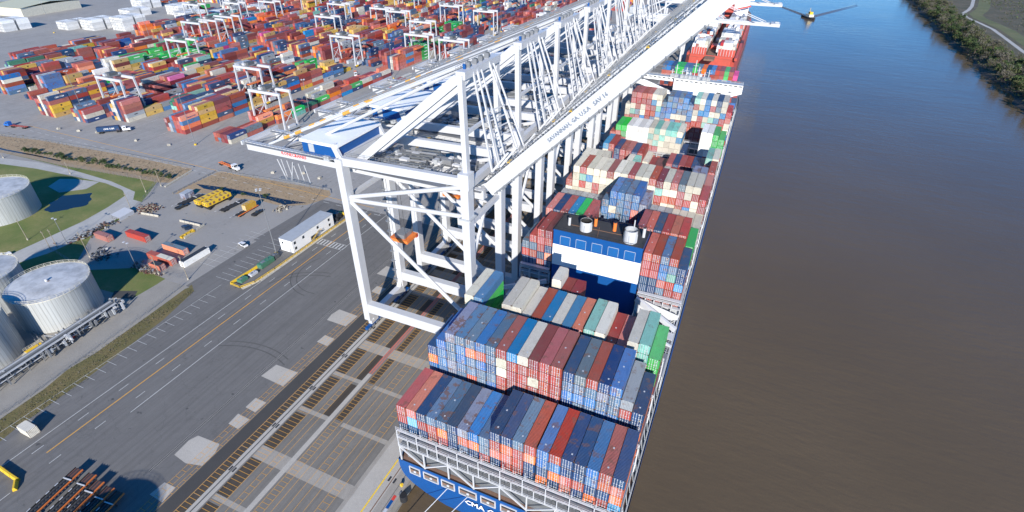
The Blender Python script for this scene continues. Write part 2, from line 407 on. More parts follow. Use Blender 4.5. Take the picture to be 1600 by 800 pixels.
# grass, paths, lots
b = MB()
b.sheet([(-330, -400), (-198, -400), (-176, 30), (-190, 45), (-194, 62), (-208, 76), (-230, 84), (-330, 76)], .006, grassm)
b.sheet([(-900, -400), (-330, -400), (-330, 76), (-900, 40)], .006, grassm)
b.sheet([(-175, 24), (-150, 38), (-134, 37), (-133, 24), (-143, 20), (-165, 22)], .010, grassm)
b.sheet([(-360, 98.6), (-329, 104.4), (-268, 109.9), (-211, 113.3), (-206.5, 107), (-207, 96), (-213, 93.7), (-235, 91.2), (-280, 86.5), (-330, 84), (-420, 80), (-420, 95)], .015, drym)
b.sheet([(-330, 84.5), (-280, 87), (-235, 92), (-213, 94), (-207, 86), (-200, 76), (-206, 76), (-213, 82), (-235, 85), (-280, 86)], .019, grassm)
b.sheet([(-193.2, 88.6), (-194.7, 94), (-194.7, 115.9), (-163, 119.8), (-126.1, 122.8), (-122.3, 119.2), (-122.6, 113.8), (-126, 106.5), (-136.1, 100.5), (-152.2, 100.4), (-161.6, 97.7), (-170.5, 96.9), (-183.5, 94.3), (-187.5, 91.8)], .020, drym)
b.sheet([(-108.5, -120), (-108.2, -32.8), (-109.1, -28.1), (-109.6, -15.6), (-110, -7.4), (-113.1, 19.8), (-117.4, 35.9), (-121.6, 38.6), (-121.6, 35.3), (-119.7, 16.8), (-118.3, -.2), (-118.9, -8.8), (-117.1, -16.5), (-116.5, -28.4), (-116, -120)], .012, vergem)
tag(b.build('grass_ground'), kind='structure')
b = MB()
b.sheet([(-420, 74), (-320, 79.4), (-294, 84.4), (-258.7, 85.6), (-229.6, 87.4), (-213, 86.4), (-203.9, 79.1), (-199, 70.6), (-194.1, 56.9), (-192.6, 43.2), (-193.4, 29.7), (-198.8, 15.2), (-203, -200), (-209, -200), (-206.5, 17.5), (-206.5, 32.6), (-206.9, 52.6), (-209.6, 65.8), (-213.4, 77), (-220.2, 80.8), (-235.6, 82.4), (-254.9, 81.2), (-286.3, 78.8), (-320, 73), (-420, 66)], .016, path)
b.sheet([(-255, 79), (-262, 76), (-258, 68), (-246, 66), (-238, 74), (-240, 82)], .020, path)
struct(b.build('access_road'))
b = MB()
b.sheet([(-121, 37), (-133.6, 36.6), (-134, 24), (-176, 20), (-176, -200), (-116.4, -200), (-116.5, -28.4), (-117.1, -16.5), (-118.9, -8.8), (-118.3, -.2), (-119.7, 16.8), (-121.6, 35.3)], .018, gravel)
struct(b.build('tank_farm_gravel'))
b = MB()
for pts, z in (([(-231+(9.2+1.1*math.sin(3*t)+.8*math.sin(7*t+1))*math.cos(t), 61.5+(9.0+1.3*math.cos(4*t)+.7*math.sin(9*t))*math.sin(t)) for t in [k*math.pi/22 for k in range(44)]], .022),
          ([(-193, 100.8), (-185.1, 102.4), (-172.9, 104.2), (-156, 105.4), (-140, 106.4), (-127.5, 108), (-136.1, 102), (-147, 103), (-160.5, 102), (-173.9, 99.6), (-185, 98.6)], .024),
          ([(-360, 87.6), (-330, 88), (-306, 90.2), (-285, 91.2), (-285, 90), (-306, 88.9), (-330, 86.6), (-360, 86)], .024)):
    b.sheet(pts, z, pondm)
struct(b.build('pond_and_ditch_water'))
b = MB(); b.sheet([(-144.4, 24), (-136.5, 27.4), (-133.5, 23.5), (-141.5, 20.8)], .026, asphd); struct(b.build('drain_basin'))

# ---- markings and paving strips on the apron
b = MB()
z = .018
b.rect(-52.2, -400, -48.2, 900, z, asphd)                               # dark strip beside the rail
# bays between the rails
y = -60.0
SL = 15.0
b.rect(-48.2, -400, -13, 900, .012, asphm)
for k in range(-4, 40):
    y0 = -6.0+k*SL-14.2; y1 = y0+12.6
    b.rect(-48.0, y0-2.3, -45.7, y1, z, asphs)
    b.rect(-42.9, y0, -39.3, y1, z, asphs)
    if k > 1: b.rect(-35.2, y0, -32.9, y1, z, asphs); b.rect(-31.0, y0, -28.6, y1, z, asphs)
struct(b.build('dark_paving_bays'))
b = MB()
z = .030
for x0, x1 in ((-45.7, -44.75), (-44.45, -43.3)): b.rect(x0, -400, x1, 900, z, concl)
for k in range(-3, 40):
    yc = -7.0+k*SL
    if k % 3 == 0: b.rect(-42.9, yc-2.0, -12, yc+2.0, z, conc)
    else:
        b.rect(-42.9, yc+.3, -33.0, yc+1.7, z, conc); b.rect(-28, yc+.3, -13, yc+1.7, z, conc)
b.rect(-33.0, -400, -31.6, 28, z+.004, concl)
b.rect(-33.0, 28, -31.6, 900, z+.004, asphm)
for pts in ([(-61.9, -16.8), (-62.3, -12), (-61.3, -9.9), (-53.8, -9.5), (-52.6, -12), (-52.4, -16.2), (-57, -17.4)],
            [(-57.5, -27.2), (-57.1, -23.4), (-53.3, -23.3), (-52.8, -27.4)], [(-62.3, 13.7), (-61.6, 19.3), (-53, 19.4), (-53.1, 13.2)],
            [(-57, -3.6), (-57.3, .1), (-52.7, -.1), (-53.1, -3.9)], [(-57.2, 2.7), (-57.2, 6.5), (-53, 6.4), (-53.2, 2.4)],
            [(-61.4, 43), (-61.9, 46), (-61.2, 49.4), (-52.9, 49), (-53.3, 42.9)], [(-57.1, 32.8), (-56.8, 36.5), (-52.7, 36.3), (-52.6, 32.5)],
            [(-57.2, 62.8), (-57.2, 66.5), (-53, 66.4), (-53.2, 62.4)], [(-62, 73), (-61.6, 79), (-53, 79), (-53.1, 73)]):
    b.sheet(pts, z, concl)
struct(b.build('concrete_strips'))
def lines(name, fn, m):
    b = MB(); fn(b); return struct(b.build(name))
def f_white(b):
    z = .036
    b.rect(-99.35, -60, -99.15, 110, z, paintw); b.rect(-85.65, -12, -85.45, 115, z, paintw)
    for i in range(-4, 16):
        if i != 2: b.rect(-96.32, -7.9+i*11.95, -96.14, -4.9+i*11.95, z, paintw)
        b.rect(-89.14, 4.1+(i-2)*11.95, -88.96, 7.1+(i-2)*11.95, z, paintw)
    b.rect(-111.5, -60, -111.38, 43, z, paintw)                            # stall head line
    for i in range(-16, 17): b.rect(-111.4, -18.4+i*3.42, -106.9, -18.28+i*3.42, z, paintw)
    b.rect(-127.4, 50, -127.28, 82, z, paintw)
    for i in range(9): b.rect(-131.5, 50.5+i*3.3, -123.2, 50.62+i*3.3, z, paintw)
    for i in range(12): b.rect(-117.5, 46+i*3.0, -110.5, 46.12+i*3.0, z, paintw)
    for xx in range(9):
        b.rect(-98.6+xx*1.6, 81.2, -98.0+xx*1.6, 84.6, z, paintw)
    b.rect(-98.8, 80.9, -85.8, 81.1, z, paintw); b.rect(-98.8, 84.7, -85.8, 84.9, z, paintw)
lines('white_road_lines', f_white, paintw)
lines('yellow_road_line', lambda b: (b.rect(-93.2, -30, -92.9, 112, .036, painto), b.rect(-360, 116.9, -95, 117.2, .036, painto)), painto)
def f_yard(b):
    z = .036
    for i in range(40): b.rect(-380+i*7.4, 112.0, -376.5+i*7.4, 112.25, z, paintw)
    for xb in range(-560, -200, 26):
        for j in range(30): b.rect(xb+3.0, 140+j*14, xb+3.2, 145+j*14, z, paintw)
    for i in range(60): b.rect(-620+i*9, 314, -616+i*9, 314.3, z, paintw)
lines('yard_lines', f_yard, paintw)
def f_orange(b):
    z = .040
    def ladder(x0, x1, y0, y1, step):
        b.rect(x0, y0, x0+.09, y1, z, painto); b.rect(x1-.09, y0, x1, y1, z, painto)
        y = y0
        while y < y1: b.rect(x0, y, x1, y+.09, z, painto); y += step
    ladder(-56.2, -54.6, -80, 140, 1.9); ladder(-53.4, -52.4, -80, 140, 1.9)
    b.rect(-48.2, -80, -48.1, 300, z, painto); b.rect(-39.3, -80, -39.2, 300, z, painto)
    y = -80
    while y < 300:
        b.rect(-48.1, y, -45.8, y+.1, z, painto); b.rect(-42.8, y+.4, -39.3, y+.5, z, painto); y += 1.25
    for x in (-37.0, -35.3, -30.9, -28.7, -27, -24.5, -22.4, -20.0, -17.6, -15.4): b.rect(x, -80, x+.09, 300, z, painto)
    for (x0, x1, s, ph) in ((-37, -35.3, 1.9, 0), (-30.9, -28.7, 1.25, 0), (-24.5, -22.4, 1.9, 5), (-17.6, -15.4, 1.9, 2)):
        y = -80+ph
        while y < 300:
            if (int((y+80)/15+ph)) % 2 == 0 or s < 1.5: b.rect(x0, y, x1, y+.09, z, painto)
            y += s
    b.rect(-7.5, -200, -7.1, 400, z, painty)
lines('orange_stacking_lines', f_orange, painto)
lines('red_lane_strip', lambda b: (b.rect(-33.0, 28.2, -32.5, 150, .040, paintr), b.rect(-32.1, 28.2, -31.7, 150, .040, paintr)), paintr)
lines('rail_slots', lambda b: (b.rect(-44.75, -400, -44.45, 900, .034, dark), b.rect(-5.5, -400, -5.25, 900, .034, cast), b.rect(-3.0, -400, -2.9, 900, .034, dark),
      [b.rect(x, -13.7+i*15-.7, x+.55, -13.7+i*15+.7, .040, dark) for i in range(-3, 20) for x in (-45.45, -44.25)],
      [b.rect(x, .3+i*15-.7, x+.55, .3+i*15+.7, .040, dark) for i in range(-3, 20) for x in (-6.4, -4.9)]), dark)
b = MB(); b.rect(-63.62, -22.8, -63.52, 130, .030, concl); b.rect(-63.52, -22.8, -63.18, 130, .026, dark); b.rect(-63.18, -22.8, -63.08, 130, .030, concl)
struct(b.build('drain_channel'))
b = MB()
for cx, cy, r, a0, a1 in ((-78, 66, 13, 2.6, 4.9), (-78, 66, 15.2, 2.7, 4.7), (-74, 40, 24, 1.7, 2.7), (-74, 40, 26.1, 1.75, 2.6), (-70, -8, 30, 1.2, 2.1), (-70, -8, 32, 1.25, 2.0)):
    for k in range(16):
        t0, t1 = a0+(a1-a0)*k/16, a0+(a1-a0)*(k+1)/16
        b.face([(cx+r*math.cos(t0), cy+r*math.sin(t0), .024), (cx+(r+.4)*math.cos(t0), cy+(r+.4)*math.sin(t0), .024), (cx+(r+.4)*math.cos(t1), cy+(r+.4)*math.sin(t1), .024), (cx+r*math.cos(t1), cy+r*math.sin(t1), .024)], skidm)
struct(b.build('tyre_marks'))
# coloured quay plate and low bump blocks by the edge
b = MB(); b.rect(-2.6, -6.6, -1.8, -4.4, .05, bluep); b.rect(-2.6, -4.3, -1.8, -3.0, .05, redp); b.rect(-2.6, -8.8, -1.8, -6.7, .05, white); struct(b.build('quay_edge_paint'))

# ------------------------------------------------------------------ containers
TH = 2.75; CW = 2.44; CL = 12.19; CH = 2.70
def body_mesh(L, m, plainend=False):
    b = MB(); b.box(-CW/2+.03, .03, .06, CW/2-.03, L-.03, CH-.03, m, bottom=True)
    for sx in (-1, 1):                                            # frame posts and rails
        for y0, y1 in ((0, .16), (L-.16, L)): b.box(min(sx*CW/2, sx*(CW/2-.16)), y0, .1, max(sx*CW/2, sx*(CW/2-.16)), y1, CH-.1, m, bottom=False)
    return b
def cont_meshes(L):
    b = MB(); b.box(-CW/2+.03, .04, .06, CW/2-.03, L-.03, CH-.03, PM['r'])
    for sx in (-1, 1):
        x0, x1 = sorted((sx*CW/2, sx*(CW/2-.13)))
        b.box(x0, 0, .1, x1, .13, CH-.1, PM['r'], bottom=False); b.box(x0, L-.13, .1, x1, L, CH-.1, PM['r'], bottom=False)
    for sx in (-1, 1):
        for y0 in (0, L-.2):
            for z0 in (0, CH-.14):
                x0, x1 = sorted((sx*CW/2*1.002, sx*(CW/2-.18)))
                b.box(x0, y0-.004, z0, x1, y0+.204, z0+.144, cast)
    for sx in (-1, 1):
        for y0 in (0, L-.2):
            x0, x1 = sorted((sx*CW/2*1.002, sx*(CW/2-.2))); b.box(x0, y0-.004, CH-.13, x1, y0+.204, CH+.005, cast)
    bodies = []
    for v in range(4):
        bb = MB(); bb.v = list(b.v); bb.f = list(b.f); bb.m = list(b.m); bb.uv = list(b.uv); bb.mats = list(b.mats)
        r = random.Random(v+60)
        for k in range((0, 0, 1, 2)[v]): xx, yy = r.uniform(-.5, .3), L*(.12 if k == 0 else .5 if k == 1 else .88); bb.box(xx, yy, CH-.04, xx+.32, yy+.36, CH-.015, rodm)
        bodies.append(bb.mesh('body'))
    castings = None
    doors = []
    for sx in (-1, 1):                                            # one leaf: panel + two rods, handles, markings
        b = MB(); x0, x1 = sorted((sx*.02, sx*1.06)); b.box(x0, -.012, .16, x1, .05, CH-.14, PM['r'])
        if sx < 0: doors.append(b.mesh('door')); continue
        for v in range(4):
            r = random.Random(40+v); bb = MB(); bb.box(x0, -.012, .16, x1, .05, CH-.14, PM['r'])
            for k in range(r.randint(4, 8)):
                x = r.uniform(.05, .7); zz = r.uniform(.5, CH-.4); bb.box(x, -.03, zz, x+r.uniform(.15, .36), -.01, zz+r.uniform(.06, .13), rodm)
            if v % 2: bb.box(.42, -.03, .5, .62, -.01, .7, yellow)
            doors.append(bb.mesh('door'))
    rods = []
    for sx in (-1, 1):
        b = MB()
        for xr in (.28, .78):
            b.box(sx*xr-.033, -.09, .12, sx*xr+.033, -.02, CH-.1, rodm)
            for zz in (.2, CH-.3): b.box(sx*xr-.10, -.10, zz, sx*xr+.10, -.02, zz+.12, rodm)
            b.box(sx*xr-.16, -.10, 1.05, sx*xr+.12, -.03, 1.12, rodm)
        rods.append(b.mesh('lock_rod'))
    mk = None
    return bodies, castings, doors, rods, mk
CM40 = cont_meshes(CL); CM20 = cont_meshes(6.06)
ITEMS = []     # every container: dict
def put(x, y, zb, c, L=CL, rot=0, door=None, label=None, grp='', info=None, top=False, end=None, side=False, area=None):
    """x = centre line, y = near end, zb = underside. end = visible height share of near end"""
    ITEMS.append(dict(x=x, y=y, z=zb, c=c, L=L, rot=rot, door=(c not in 'wWs') if door is None else door, label=label, grp=grp, top=top, end=end or 0, side=side))
def parea(it):
    """rough visible area in picture pixels"""
    v = Vector((it['x'], it['y'], it['z']+1.3))-CAM; D = v.dot(fw)
    if D < 5: return 0
    px, py = 800+f_px*v.dot(rr)/D, 400-f_px*v.dot(uu)/D
    if not (-40 < px < 1640 and -30 < py < 840): return 0
    n = v.normalized(); k = (f_px/D)**2; a = 0
    if it['top']: a += CW*it['L']*abs(n.z)*k*1.0
    a += it['end']*CW*CH*abs(n.y)*k*1.3
    if it['side']: a += it['L']*CH*abs(n.x)*k
    return a
ORD = ['first', 'second', 'third', 'fourth', 'fifth', 'sixth', 'seventh', 'eighth', 'ninth', 'tenth', 'eleventh', 'twelfth', 'thirteenth', 'fourteenth', 'fifteenth', 'sixteenth', 'seventeenth', 'eighteenth', 'nineteenth', 'twentieth', 'outermost']
TIER = ['top tier', 'second tier down', 'third tier down', 'fourth tier down', 'fifth tier down', 'sixth tier down', 'seventh tier down', 'eighth tier down', 'ninth tier down', 'tenth tier down']

# ---- the ship's cargo: bay -> stacks (number: (top height, colours from the top down))
BASE = 22.7
BAYS = []
def bay(y, name, stacks, base=BASE): BAYS.append((y, name, stacks, base))
zA, zA2 = 31.0, 33.76
bay(0, 'sternmost bay', {1: (zA, 'rrN'), 2: (zA, 'pcN'), 3: (zA, 'NrN'), 4: (zA, 'grr'), 5: (zA, 'gor'), 6: (zA, 'NNN'), 7: (zA, 'lpg'), 8: (zA, 'boN'), 9: (zA, 'ggr'),
    10: (zA2, 'NrpN'), 11: (zA2, 'Nopr'), 12: (zA2, 'grrr'), 13: (zA2, 'roNN'), 14: (zA2, 'bbNo'), 15: (zA2, 'rboN'), 16: (zA2, 'NNpp'), 17: (zA2, 'NNrN'), 18: (zA2, 'bbNo'), 19: (zA2, 'rpNr'), 20: (zA2, 'Npoc')})
bay(14.03, 'second bay from stern', {1: (36.7, 'Nobbb'), 2: (39.4, 'bbbbgg'), 3: (42.2, 'lggllbg'), 4: (42.2, 'gbbggb'), 5: (42.2, 'goggpg'), 6: (42.2, 'bpbggN'), 7: (42.2, 'ggNgbN'), 8: (42.2, 'rwwrrrr'), 9: (42.2, 'Brrrrrr'),
    10: (42.2, 'wrrrsrr'), 11: (42.2, 'mrwrmrr'), 12: (42.2, 'rrrrBrr'), 13: (42.2, 'rrrrrrm'), 14: (41.8, 'NgbNbg'), 15: (41.8, 'dgbgNb'), 16: (41.8, 'rgbgrN'), 17: (41.8, 'Nlgbrg'), 18: (41.8, 'bggbNr'), 19: (39.0, 'srNgb'), 20: (36.6, 'NNoNr')})
bay(28.06, 'third bay from stern', {1: (31, 'mNN'), 2: (42.3, 'wwrrNrr'), 3: (42.3, 'Bkkkrrr'), 4: (28.5, 'GG'), 5: (31.2, 'wsr'), 6: (42.6, 'wWwwwrr'), 7: (42.6, 'wWwwwrr'), 8: (41.0, 'wsrrrrr'), 9: (41.3, 'rrrrrrr'), 10: (41.3, 'Brrrrrr'),
    11: (41.2, 'wsrrrrr'), 12: (41.3, 'Bbbrrrr'), 13: (41.4, 'prrrrrr'), 14: (42, 'ttwrrrr'), 15: (42, 'wwwrrrr'), 16: (39.4, 'rmmrrr'), 17: (39.4, 'pmmrrr'), 18: (42.1, 'wwwwrrr'), 19: (42.3, 'ttwsrrr'), 20: (39.0, 'kkkrNr')})
bay(42.1, 'short bay before the casing', {2: (25.5, 's'), 3: (25.5, 's'), 9: (42.8, 'wssssss'), 10: (40.1, 'mmmmmm'), 11: (40.1, 'mmmmmm')})
bay(70.2, 'bay flanking the casing', {1: (33.4, 'grNN'), 2: (36.0, 'rgrNN'), 3: (38.7, 'rrrNrN'), 4: (38.7, 'mrNoNr'),
    16: (38.8, 'prrNNr'), 17: (38.8, 'rrrNNr'), 18: (38.8, 'gbbpgr'), 19: (38.8, 'rgtrrr'), 20: (36.0, 'NNcrr')})
bay(84.2, 'bay just past the casing', {1: (25.4, 'r'), 2: (38.5, 'prrrrr'), 3: (38.5, 'Ngrrrr'), 4: (38.5, 'rrrrrr'), 5: (38.5, 'Brrrrr'), 6: (38.5, 'kkrrrr'), 7: (38.5, 'rrrrrr'), 8: (28, 'gg'), 9: (28, 'gg'), 10: (28, 'gg'), 11: (28, 'bg'), 12: (28, 'NN'),
    14: (38.7, 'rrrrrr'), 15: (38.7, 'prrrrr'), 16: (38.7, 'Nrrrrr'), 17: (38.7, 'rrrrrr'), 18: (38.7, 'prrrrr'), 19: (38.7, 'rrwrrr'), 20: (35.4, 'kkkrr')})
bay(98.2, 'second bay past the casing', {**{k: (33.4, 'srrr') for k in range(1, 8)}, 8: (38.3, 'gbgbgb'), 9: (41.8, 'bbwbgN'), 10: (41.8, 'bgggbN'), 11: (41.8, 'gbbNbg'), 12: (41.8, 'bborbg'), 13: (38.9, 'lgbgbN'),
    **{k: (33.6, 'srrr') for k in (14, 15, 16)}, 17: (33.6, 'wrrr'), 18: (33.6, 'wrrr'), 19: (33.6, 'wrrr'), 20: (33.0, 'wwww')})
bay(112.3, 'bay of cream stacks amidships', {1: (36.3, 'rwrrr'), 2: (42, 'wwwwrrr'), 3: (42, 'rtrwrrr'), 4: (42, 'wBwwrrr'), 5: (42, 'wwrrwrr'), 6: (42, 'wwwwsrr'), 7: (42, 'rwwwrrr'), 8: (42.2, 'wwwrrrr'), 9: (42.2, 'wwwrrrr'), 10: (42.2, 'rwwwrrr'), 11: (42.2, 'wwrwrrr'), 12: (42.2, 'wwwrrrr'), 13: (42.2, 'rwwwrrr'),
    14: (41.7, 'mtrrrrr'), 15: (42, 'wwpwrrr'), 16: (42, 'rwrwrrr'), 17: (42, 'drrrrrr'), 18: (42, 'wwrBrrr'), 19: (42, 'wrwwrrr'), 20: (37.8, 'rrwrr')})
bay(126.3, 'sunken bay amidships', {**{k: (38.8, 'wrwrrr') for k in (1, 2, 3, 4)}, **{k: (33, 'rrwr') for k in range(5, 20)}, 18: (38.8, 'llwrrr'), 19: (38.8, 'lwrrrr'), 20: (36, 'prrrr')})
bay(140.4, 'bay of the bright blue corner stack', {1: (25.5, 'r'), 3: (33, 'NNrr'), 7: (33.3, 'wwrr'), 8: (33.3, 'twrr'), 2: (31, 'rrr'), **{k: (28, 'mr') for k in (4, 5, 6, 9, 10, 11, 12)}, 13: (30.6, 'wrr'), 14: (30.6, 'rrr'), 15: (30.6, 'rNr'), 16: (28, 'NN'), 17: (28, 'bN'), 18: (31, 'rrN'), 19: (33.5, 'rrrr'), 20: (36, 'rNrrr')})
bay(154.4, 'bay before the white stacks', {2: (35.5, 'cwrrr'), 3: (35.5, 'rrrrr'), 4: (33.9, 'NNrr'), 5: (33.7, 'rrrr'), 6: (33.7, 'rrrr'), 7: (33.4, 'Nrrr'), 8: (33.4, 'rrrr'), 9: (30, 'wwr'), **{k: (28, 'mr') for k in (10, 11, 12)}, 13: (31, 'rrN'), 14: (31, 'Nrr'), 15: (31, 'rr'), 16: (31, 'rrN'), 17: (31, 'Nrr'), 18: (31, 'Nrr'), 19: (36, 'twrrr'), 20: (36, 'wwwrr')})
bay(176, 'bay of white stacks', {1: (33, 'rrr'), 2: (36.6, 'krrr'), 3: (36.6, 'kkrr'), 4: (36.9, 'WWWW'), 5: (36.9, 'WWWW'), 6: (36.9, 'WWWW'), 7: (36.9, 'WWWW'), 8: (37.3, 'wtwr'), 9: (37.3, 'twtr'), 10: (37.3, 'wtww'), 11: (37.3, 'twww'), 12: (37.3, 'twww'), 13: (37.3, 'wBww'), 14: (28, 'NN'),
    17: (38.7, 'WWWW'), 18: (38.7, 'WWWW'), 19: (38.2, 'kkkk'), 20: (36.5, 'kkkr')})
bay(204, 'tall bay before the bridge', {1: (37.8, 'wwrrrr'), 2: (44, 'rrwtrrrr'), 3: (44, 'rrrgrrrr'), 4: (44, 'rrwwBrrr'), 5: (44, 'rrrrrBrr'), 6: (44, 'wBrrgrrr'), 7: (44, 'wwtBwrrr'), 8: (41, 'gbbgrrr'), 9: (44, 'gbbborrr'), 10: (44, 'bgbwbbrr'), 11: (44, 'gbgwrrrr'), 12: (44, 'bbgwdrrr'), 13: (41, 'bbbrrrr'),
    14: (44.6, 'trwwrrrr'), 15: (44.6, 'wwBrrrrr'), 16: (44.6, 'BBBwtrrr'), 17: (44.6, 'wrwtrrrr'), 18: (44.6, 'NgwBrrrr'), 19: (44.6, 'wwBrrrrr'), 20: (40, 'rrwwBrr')})
bay(246, 'bay just past the bridge', {16: (40.5, 'B'), 17: (40.5, 'w'), 18: (40.5, 'B'), 19: (40.5, 'r'), 20: (40.5, 'r'), **{k: (34, 'mm') for k in range(1, 16)}})
bay(272, 'bay ahead of the bridge', {3: (41.8, 'gr'), 4: (41.8, 'br'), 5: (41.8, 'Nr'), 6: (41.8, 'kk'), 7: (41.8, 'kk'), 8: (41.8, 'bg'), 9: (41.8, 'gg'), 10: (41.8, 'kr'), 11: (41.8, 'gr'), 12: (41.8, 'or'), 13: (41.8, 'NN'), 14: (41.8, 'br'), 15: (41.8, 'rr'), 16: (41.8, 'rr'), 17: (41.8, 'kk'), 18: (41.8, 'rr'), 19: (40, 'Mr')})
SX = 0.03+CW/2
for bi, (y, name, st, base) in enumerate(BAYS):
    prev = BAYS[bi-1] if bi else None
    for s, (zt, cols) in st.items():
        L = 6.06 if name.startswith('short') else CL
        x = SX+(s-1)*2.505+(.25 if y > 60 or s > 13 else 0)
        n = max(1, int(round((zt-base)/TH))); zf = 0
        if prev and prev[0]+20 > y:
            zf = prev[2].get(s, (prev[3], ''))[0]
            zf = zf-2.0*(CAM.z-zf)/(y+62)
        side_z = st.get(s+1, (0, ''))[0] if s < 20 else 0
        for k in range(n):
            c = cols[k] if k < len(cols) else rnd.choice('rrmNb')
            top = zt-k*TH; bot = top-TH
            if bot < base-1.6: break
            vis = max(0, min(1, (top-zf)/TH)) if zf else 1
            lab = '%s container, %s, %s stack from quay, %s' % (PAL[c][2], TIER[k], ORD[s-1], name)
            put(x, y, bot, c, L, top=(k == 0), end=vis, side=(top-1 > side_z and x < 54), label=lab, grp='containers stowed on the ship')
# outermost starboard stacks are tucked inside the rail; ship 1 done

# ---- the yard: blocks of rows running away from the camera
yr = random.Random(11)
def ycol(mood):
    return yr.choice({0: 'rrrrmmmpyyNNgobwsr', 1: 'yyyymm', 2: 'rrrrmmp', 3: 'NNNgrm', 4: 'ooorrm', 5: 'kkkwrm', 6: 'wwWssr', 7: 'rrpwws', 8: 'GmrtN', 9: 'rrmpoMyB'}[mood])
FRONT = {  # hand-read outer rows of the nearest blocks: bay index -> colours top down
 (-218.6, 147.5): [['N', 'w'], ['d', 'r'], [], ['o', 'r'], ['k', 't'], ['G', 'm'], ['k', 'r'], ['r', 'o', 'p'], ['r', 'B'], ['k', 'N'], ['w', 'r'], ['g', 'r'], ['w', 'm']],
 (-256.7, 147.5): [list('obor'), list('yyyyr'), list('mrrNp'), list('rmBrB'), list('yy'), list('oo'), list('yNoy'), list('NbrN'), list('rmoy'), list('rrwp'), list('bs'), list('Nbg')],
 (-307.9, 147.2): [list('pprsw'), list('yy'), list('sb'), list('my'), list('yyyr'), list('rNpN'), list('rNpr'), list('rpb'), [], list('G'), []],
 (-330.5, 135.5): [list('rwN'), list('Nmp'), list('roN'), list('mo'), list('rmmo'), list('MmNro'), list('mmmm'), list('yyrr'), list('rrrr'), list('yrym'), list('kwk'), list('bbN')],
 (-359.8, 133.5): [list('Nryyy'), list('grNgg'), list('ryrym'), list('Bro'), list('rrNb'), list('mrpM'), list('yr'), list('Nr'), list('krok'), list('tNtrs'), list('rw')],
 (-386.0, 150): [list('y'), list('dr'), list('Ndr'), list('kro'), list('rrm'), list('Nk'), list('yryy'), list('rbt'), list('NN')],
 (-412.0, 150): [list('m'), [], list('yymy'), list('mN'), list('rr'), list('ymyyr'), list('ktyym'), list('mrr'), list('Ny')],
 (-438.0, 150): [[], list('w'), list('or'), list('GN'), list('oooo'), list('NNr'), list('mNr'), list('yyr'), list('ws')],
}
BN = {-218.6: 'yard block nearest the cranes', -256.7: 'second yard block from cranes', -307.9: 'third yard block from cranes', -330.5: 'fourth yard block from cranes', -359.8: 'fifth yard block from cranes',
      -386.0: 'sixth yard block from cranes', -412.0: 'seventh yard block from cranes', -438.0: 'eighth yard block from cranes'}
def yard_block(xr, y0, nb, rows, hmax, front=None, name=None, dens=.93):
    mood = 0; H = {}
    for j in range(nb):
        if yr.random() < .24: mood = yr.choice((0, 0, 0, 1, 1, 2, 3, 3, 4, 5, 6, 6, 7, 8, 9))
        hb = yr.choice((1, 2, 3, 3, 4, 4, 5)) if yr.random() < .35 else yr.choice((3, 4, 4))
        hb = min(hb, hmax)
        for r in range(rows):
            if front and r == 0 and j < len(front): st = front[j]
            else:
                if front and j < len(front) and front[j]: hb = len(front[j])
                h = max(0, min(hmax, hb+yr.choice((-1, 0, 0, 0, 1 if hb < hmax else 0))))
                if yr.random() > dens: h = 0
                if front and j == 0 and r > 3: h = max(0, h-1)
                st = [ycol(mood) for _ in range(h)]
                if st and yr.random() < .55: st = [st[0]]*len(st)
            H[(r, j)] = st
    for (r, j), st in H.items():
        x = xr-1.25-r*2.72; y = y0+j*12.75
        hf = len(H.get((r, j-1), [])); hs = len(H.get((r-1, j), []))
        for k, c in enumerate(st):
            t = len(st)-k
            lab = '%s container, %s, %s row, %s slot, %s' % (PAL[c][2], TIER[k], ORD[r], ORD[min(j, 19)], name) if name else None
            put(x, y, (t-1)*CH, c, CL, top=(k == 0), end=1.0 if t > hf else 0, side=t > hs, label=lab, grp='containers stacked in the yard')
for (xr, y0), fr in FRONT.items():
    yard_block(xr, y0, 13, 6 if xr != -218.6 else 5, 5, fr, BN[xr])
yard_block(-282.5, 172, 10, 6, 5)
for i in range(3): yard_block(-464-26*i, 165+18*i, 10-i, 6, 4, dens=.8)
for row, (y0, nb, x0) in enumerate(((329, 13, -222), (516, 13, -170), (702, 14, -120), (900, 16, -100))):
    for i in range(26):
        xr = x0-26*i
        if row == 0 and xr < -545: continue
        if row == 1 and xr < -720: continue
        if xr < -900: continue
        yard_block(xr, y0+yr.uniform(-1, 1), nb, 6, 5, dens=.95)
for i in range(4): yard_block(-196+26*i, 380+60*i, 6, 5, 4, dens=.9)
yard_block(-193.5, 272, 3, 2, 2)

# ---- loose containers in the lots (rot = along x)
put(-176.4, 51.7, 0, 'r', CL, rot=1, top=True, end=1, side=True, label='long brick red container standing alone on the paved lot', grp='loose containers in the lot')
put(-187.4, 45.4, 0, 'p', 8.6, rot=1, top=True, end=1, side=True, label='pinkish red container with buckled roof beside the tank shadow', grp='loose containers in the lot')
put(-153.2, 51.2, 0, 'o', CL, rot=1, top=True, end=1, side=True, label='orange container with grey blue roof in the lot', grp='loose containers in the lot')
put(-152.8, 43.9, 0, 'p', 14.0, rot=1, top=True, end=1, side=True, label='rusty faded red container with a bleached roof', grp='loose containers in the lot')
put(-145.5, 39.4, 0, 'p', 6.06, rot=1, top=True, end=1, side=True, label='short rusty open ended container beside bleached one', grp='loose containers in the lot')
put(-106.2, -28.9, 0, 'w', 4.6, rot=1, top=True, end=1, side=True, label='short rusted white container on the parking stalls', grp='loose containers in the lot')
put(-134.5, 45.2, 0, 'W', CL, top=True, end=1, side=True, label='long white container with dark roof at lot edge', grp='loose containers in the lot')
put(-146.5, 88.4, 1.2, 'y', 6.06, top=True, end=1, side=True, label='short mustard yellow container on an orange chassis', grp='loose containers in the lot')

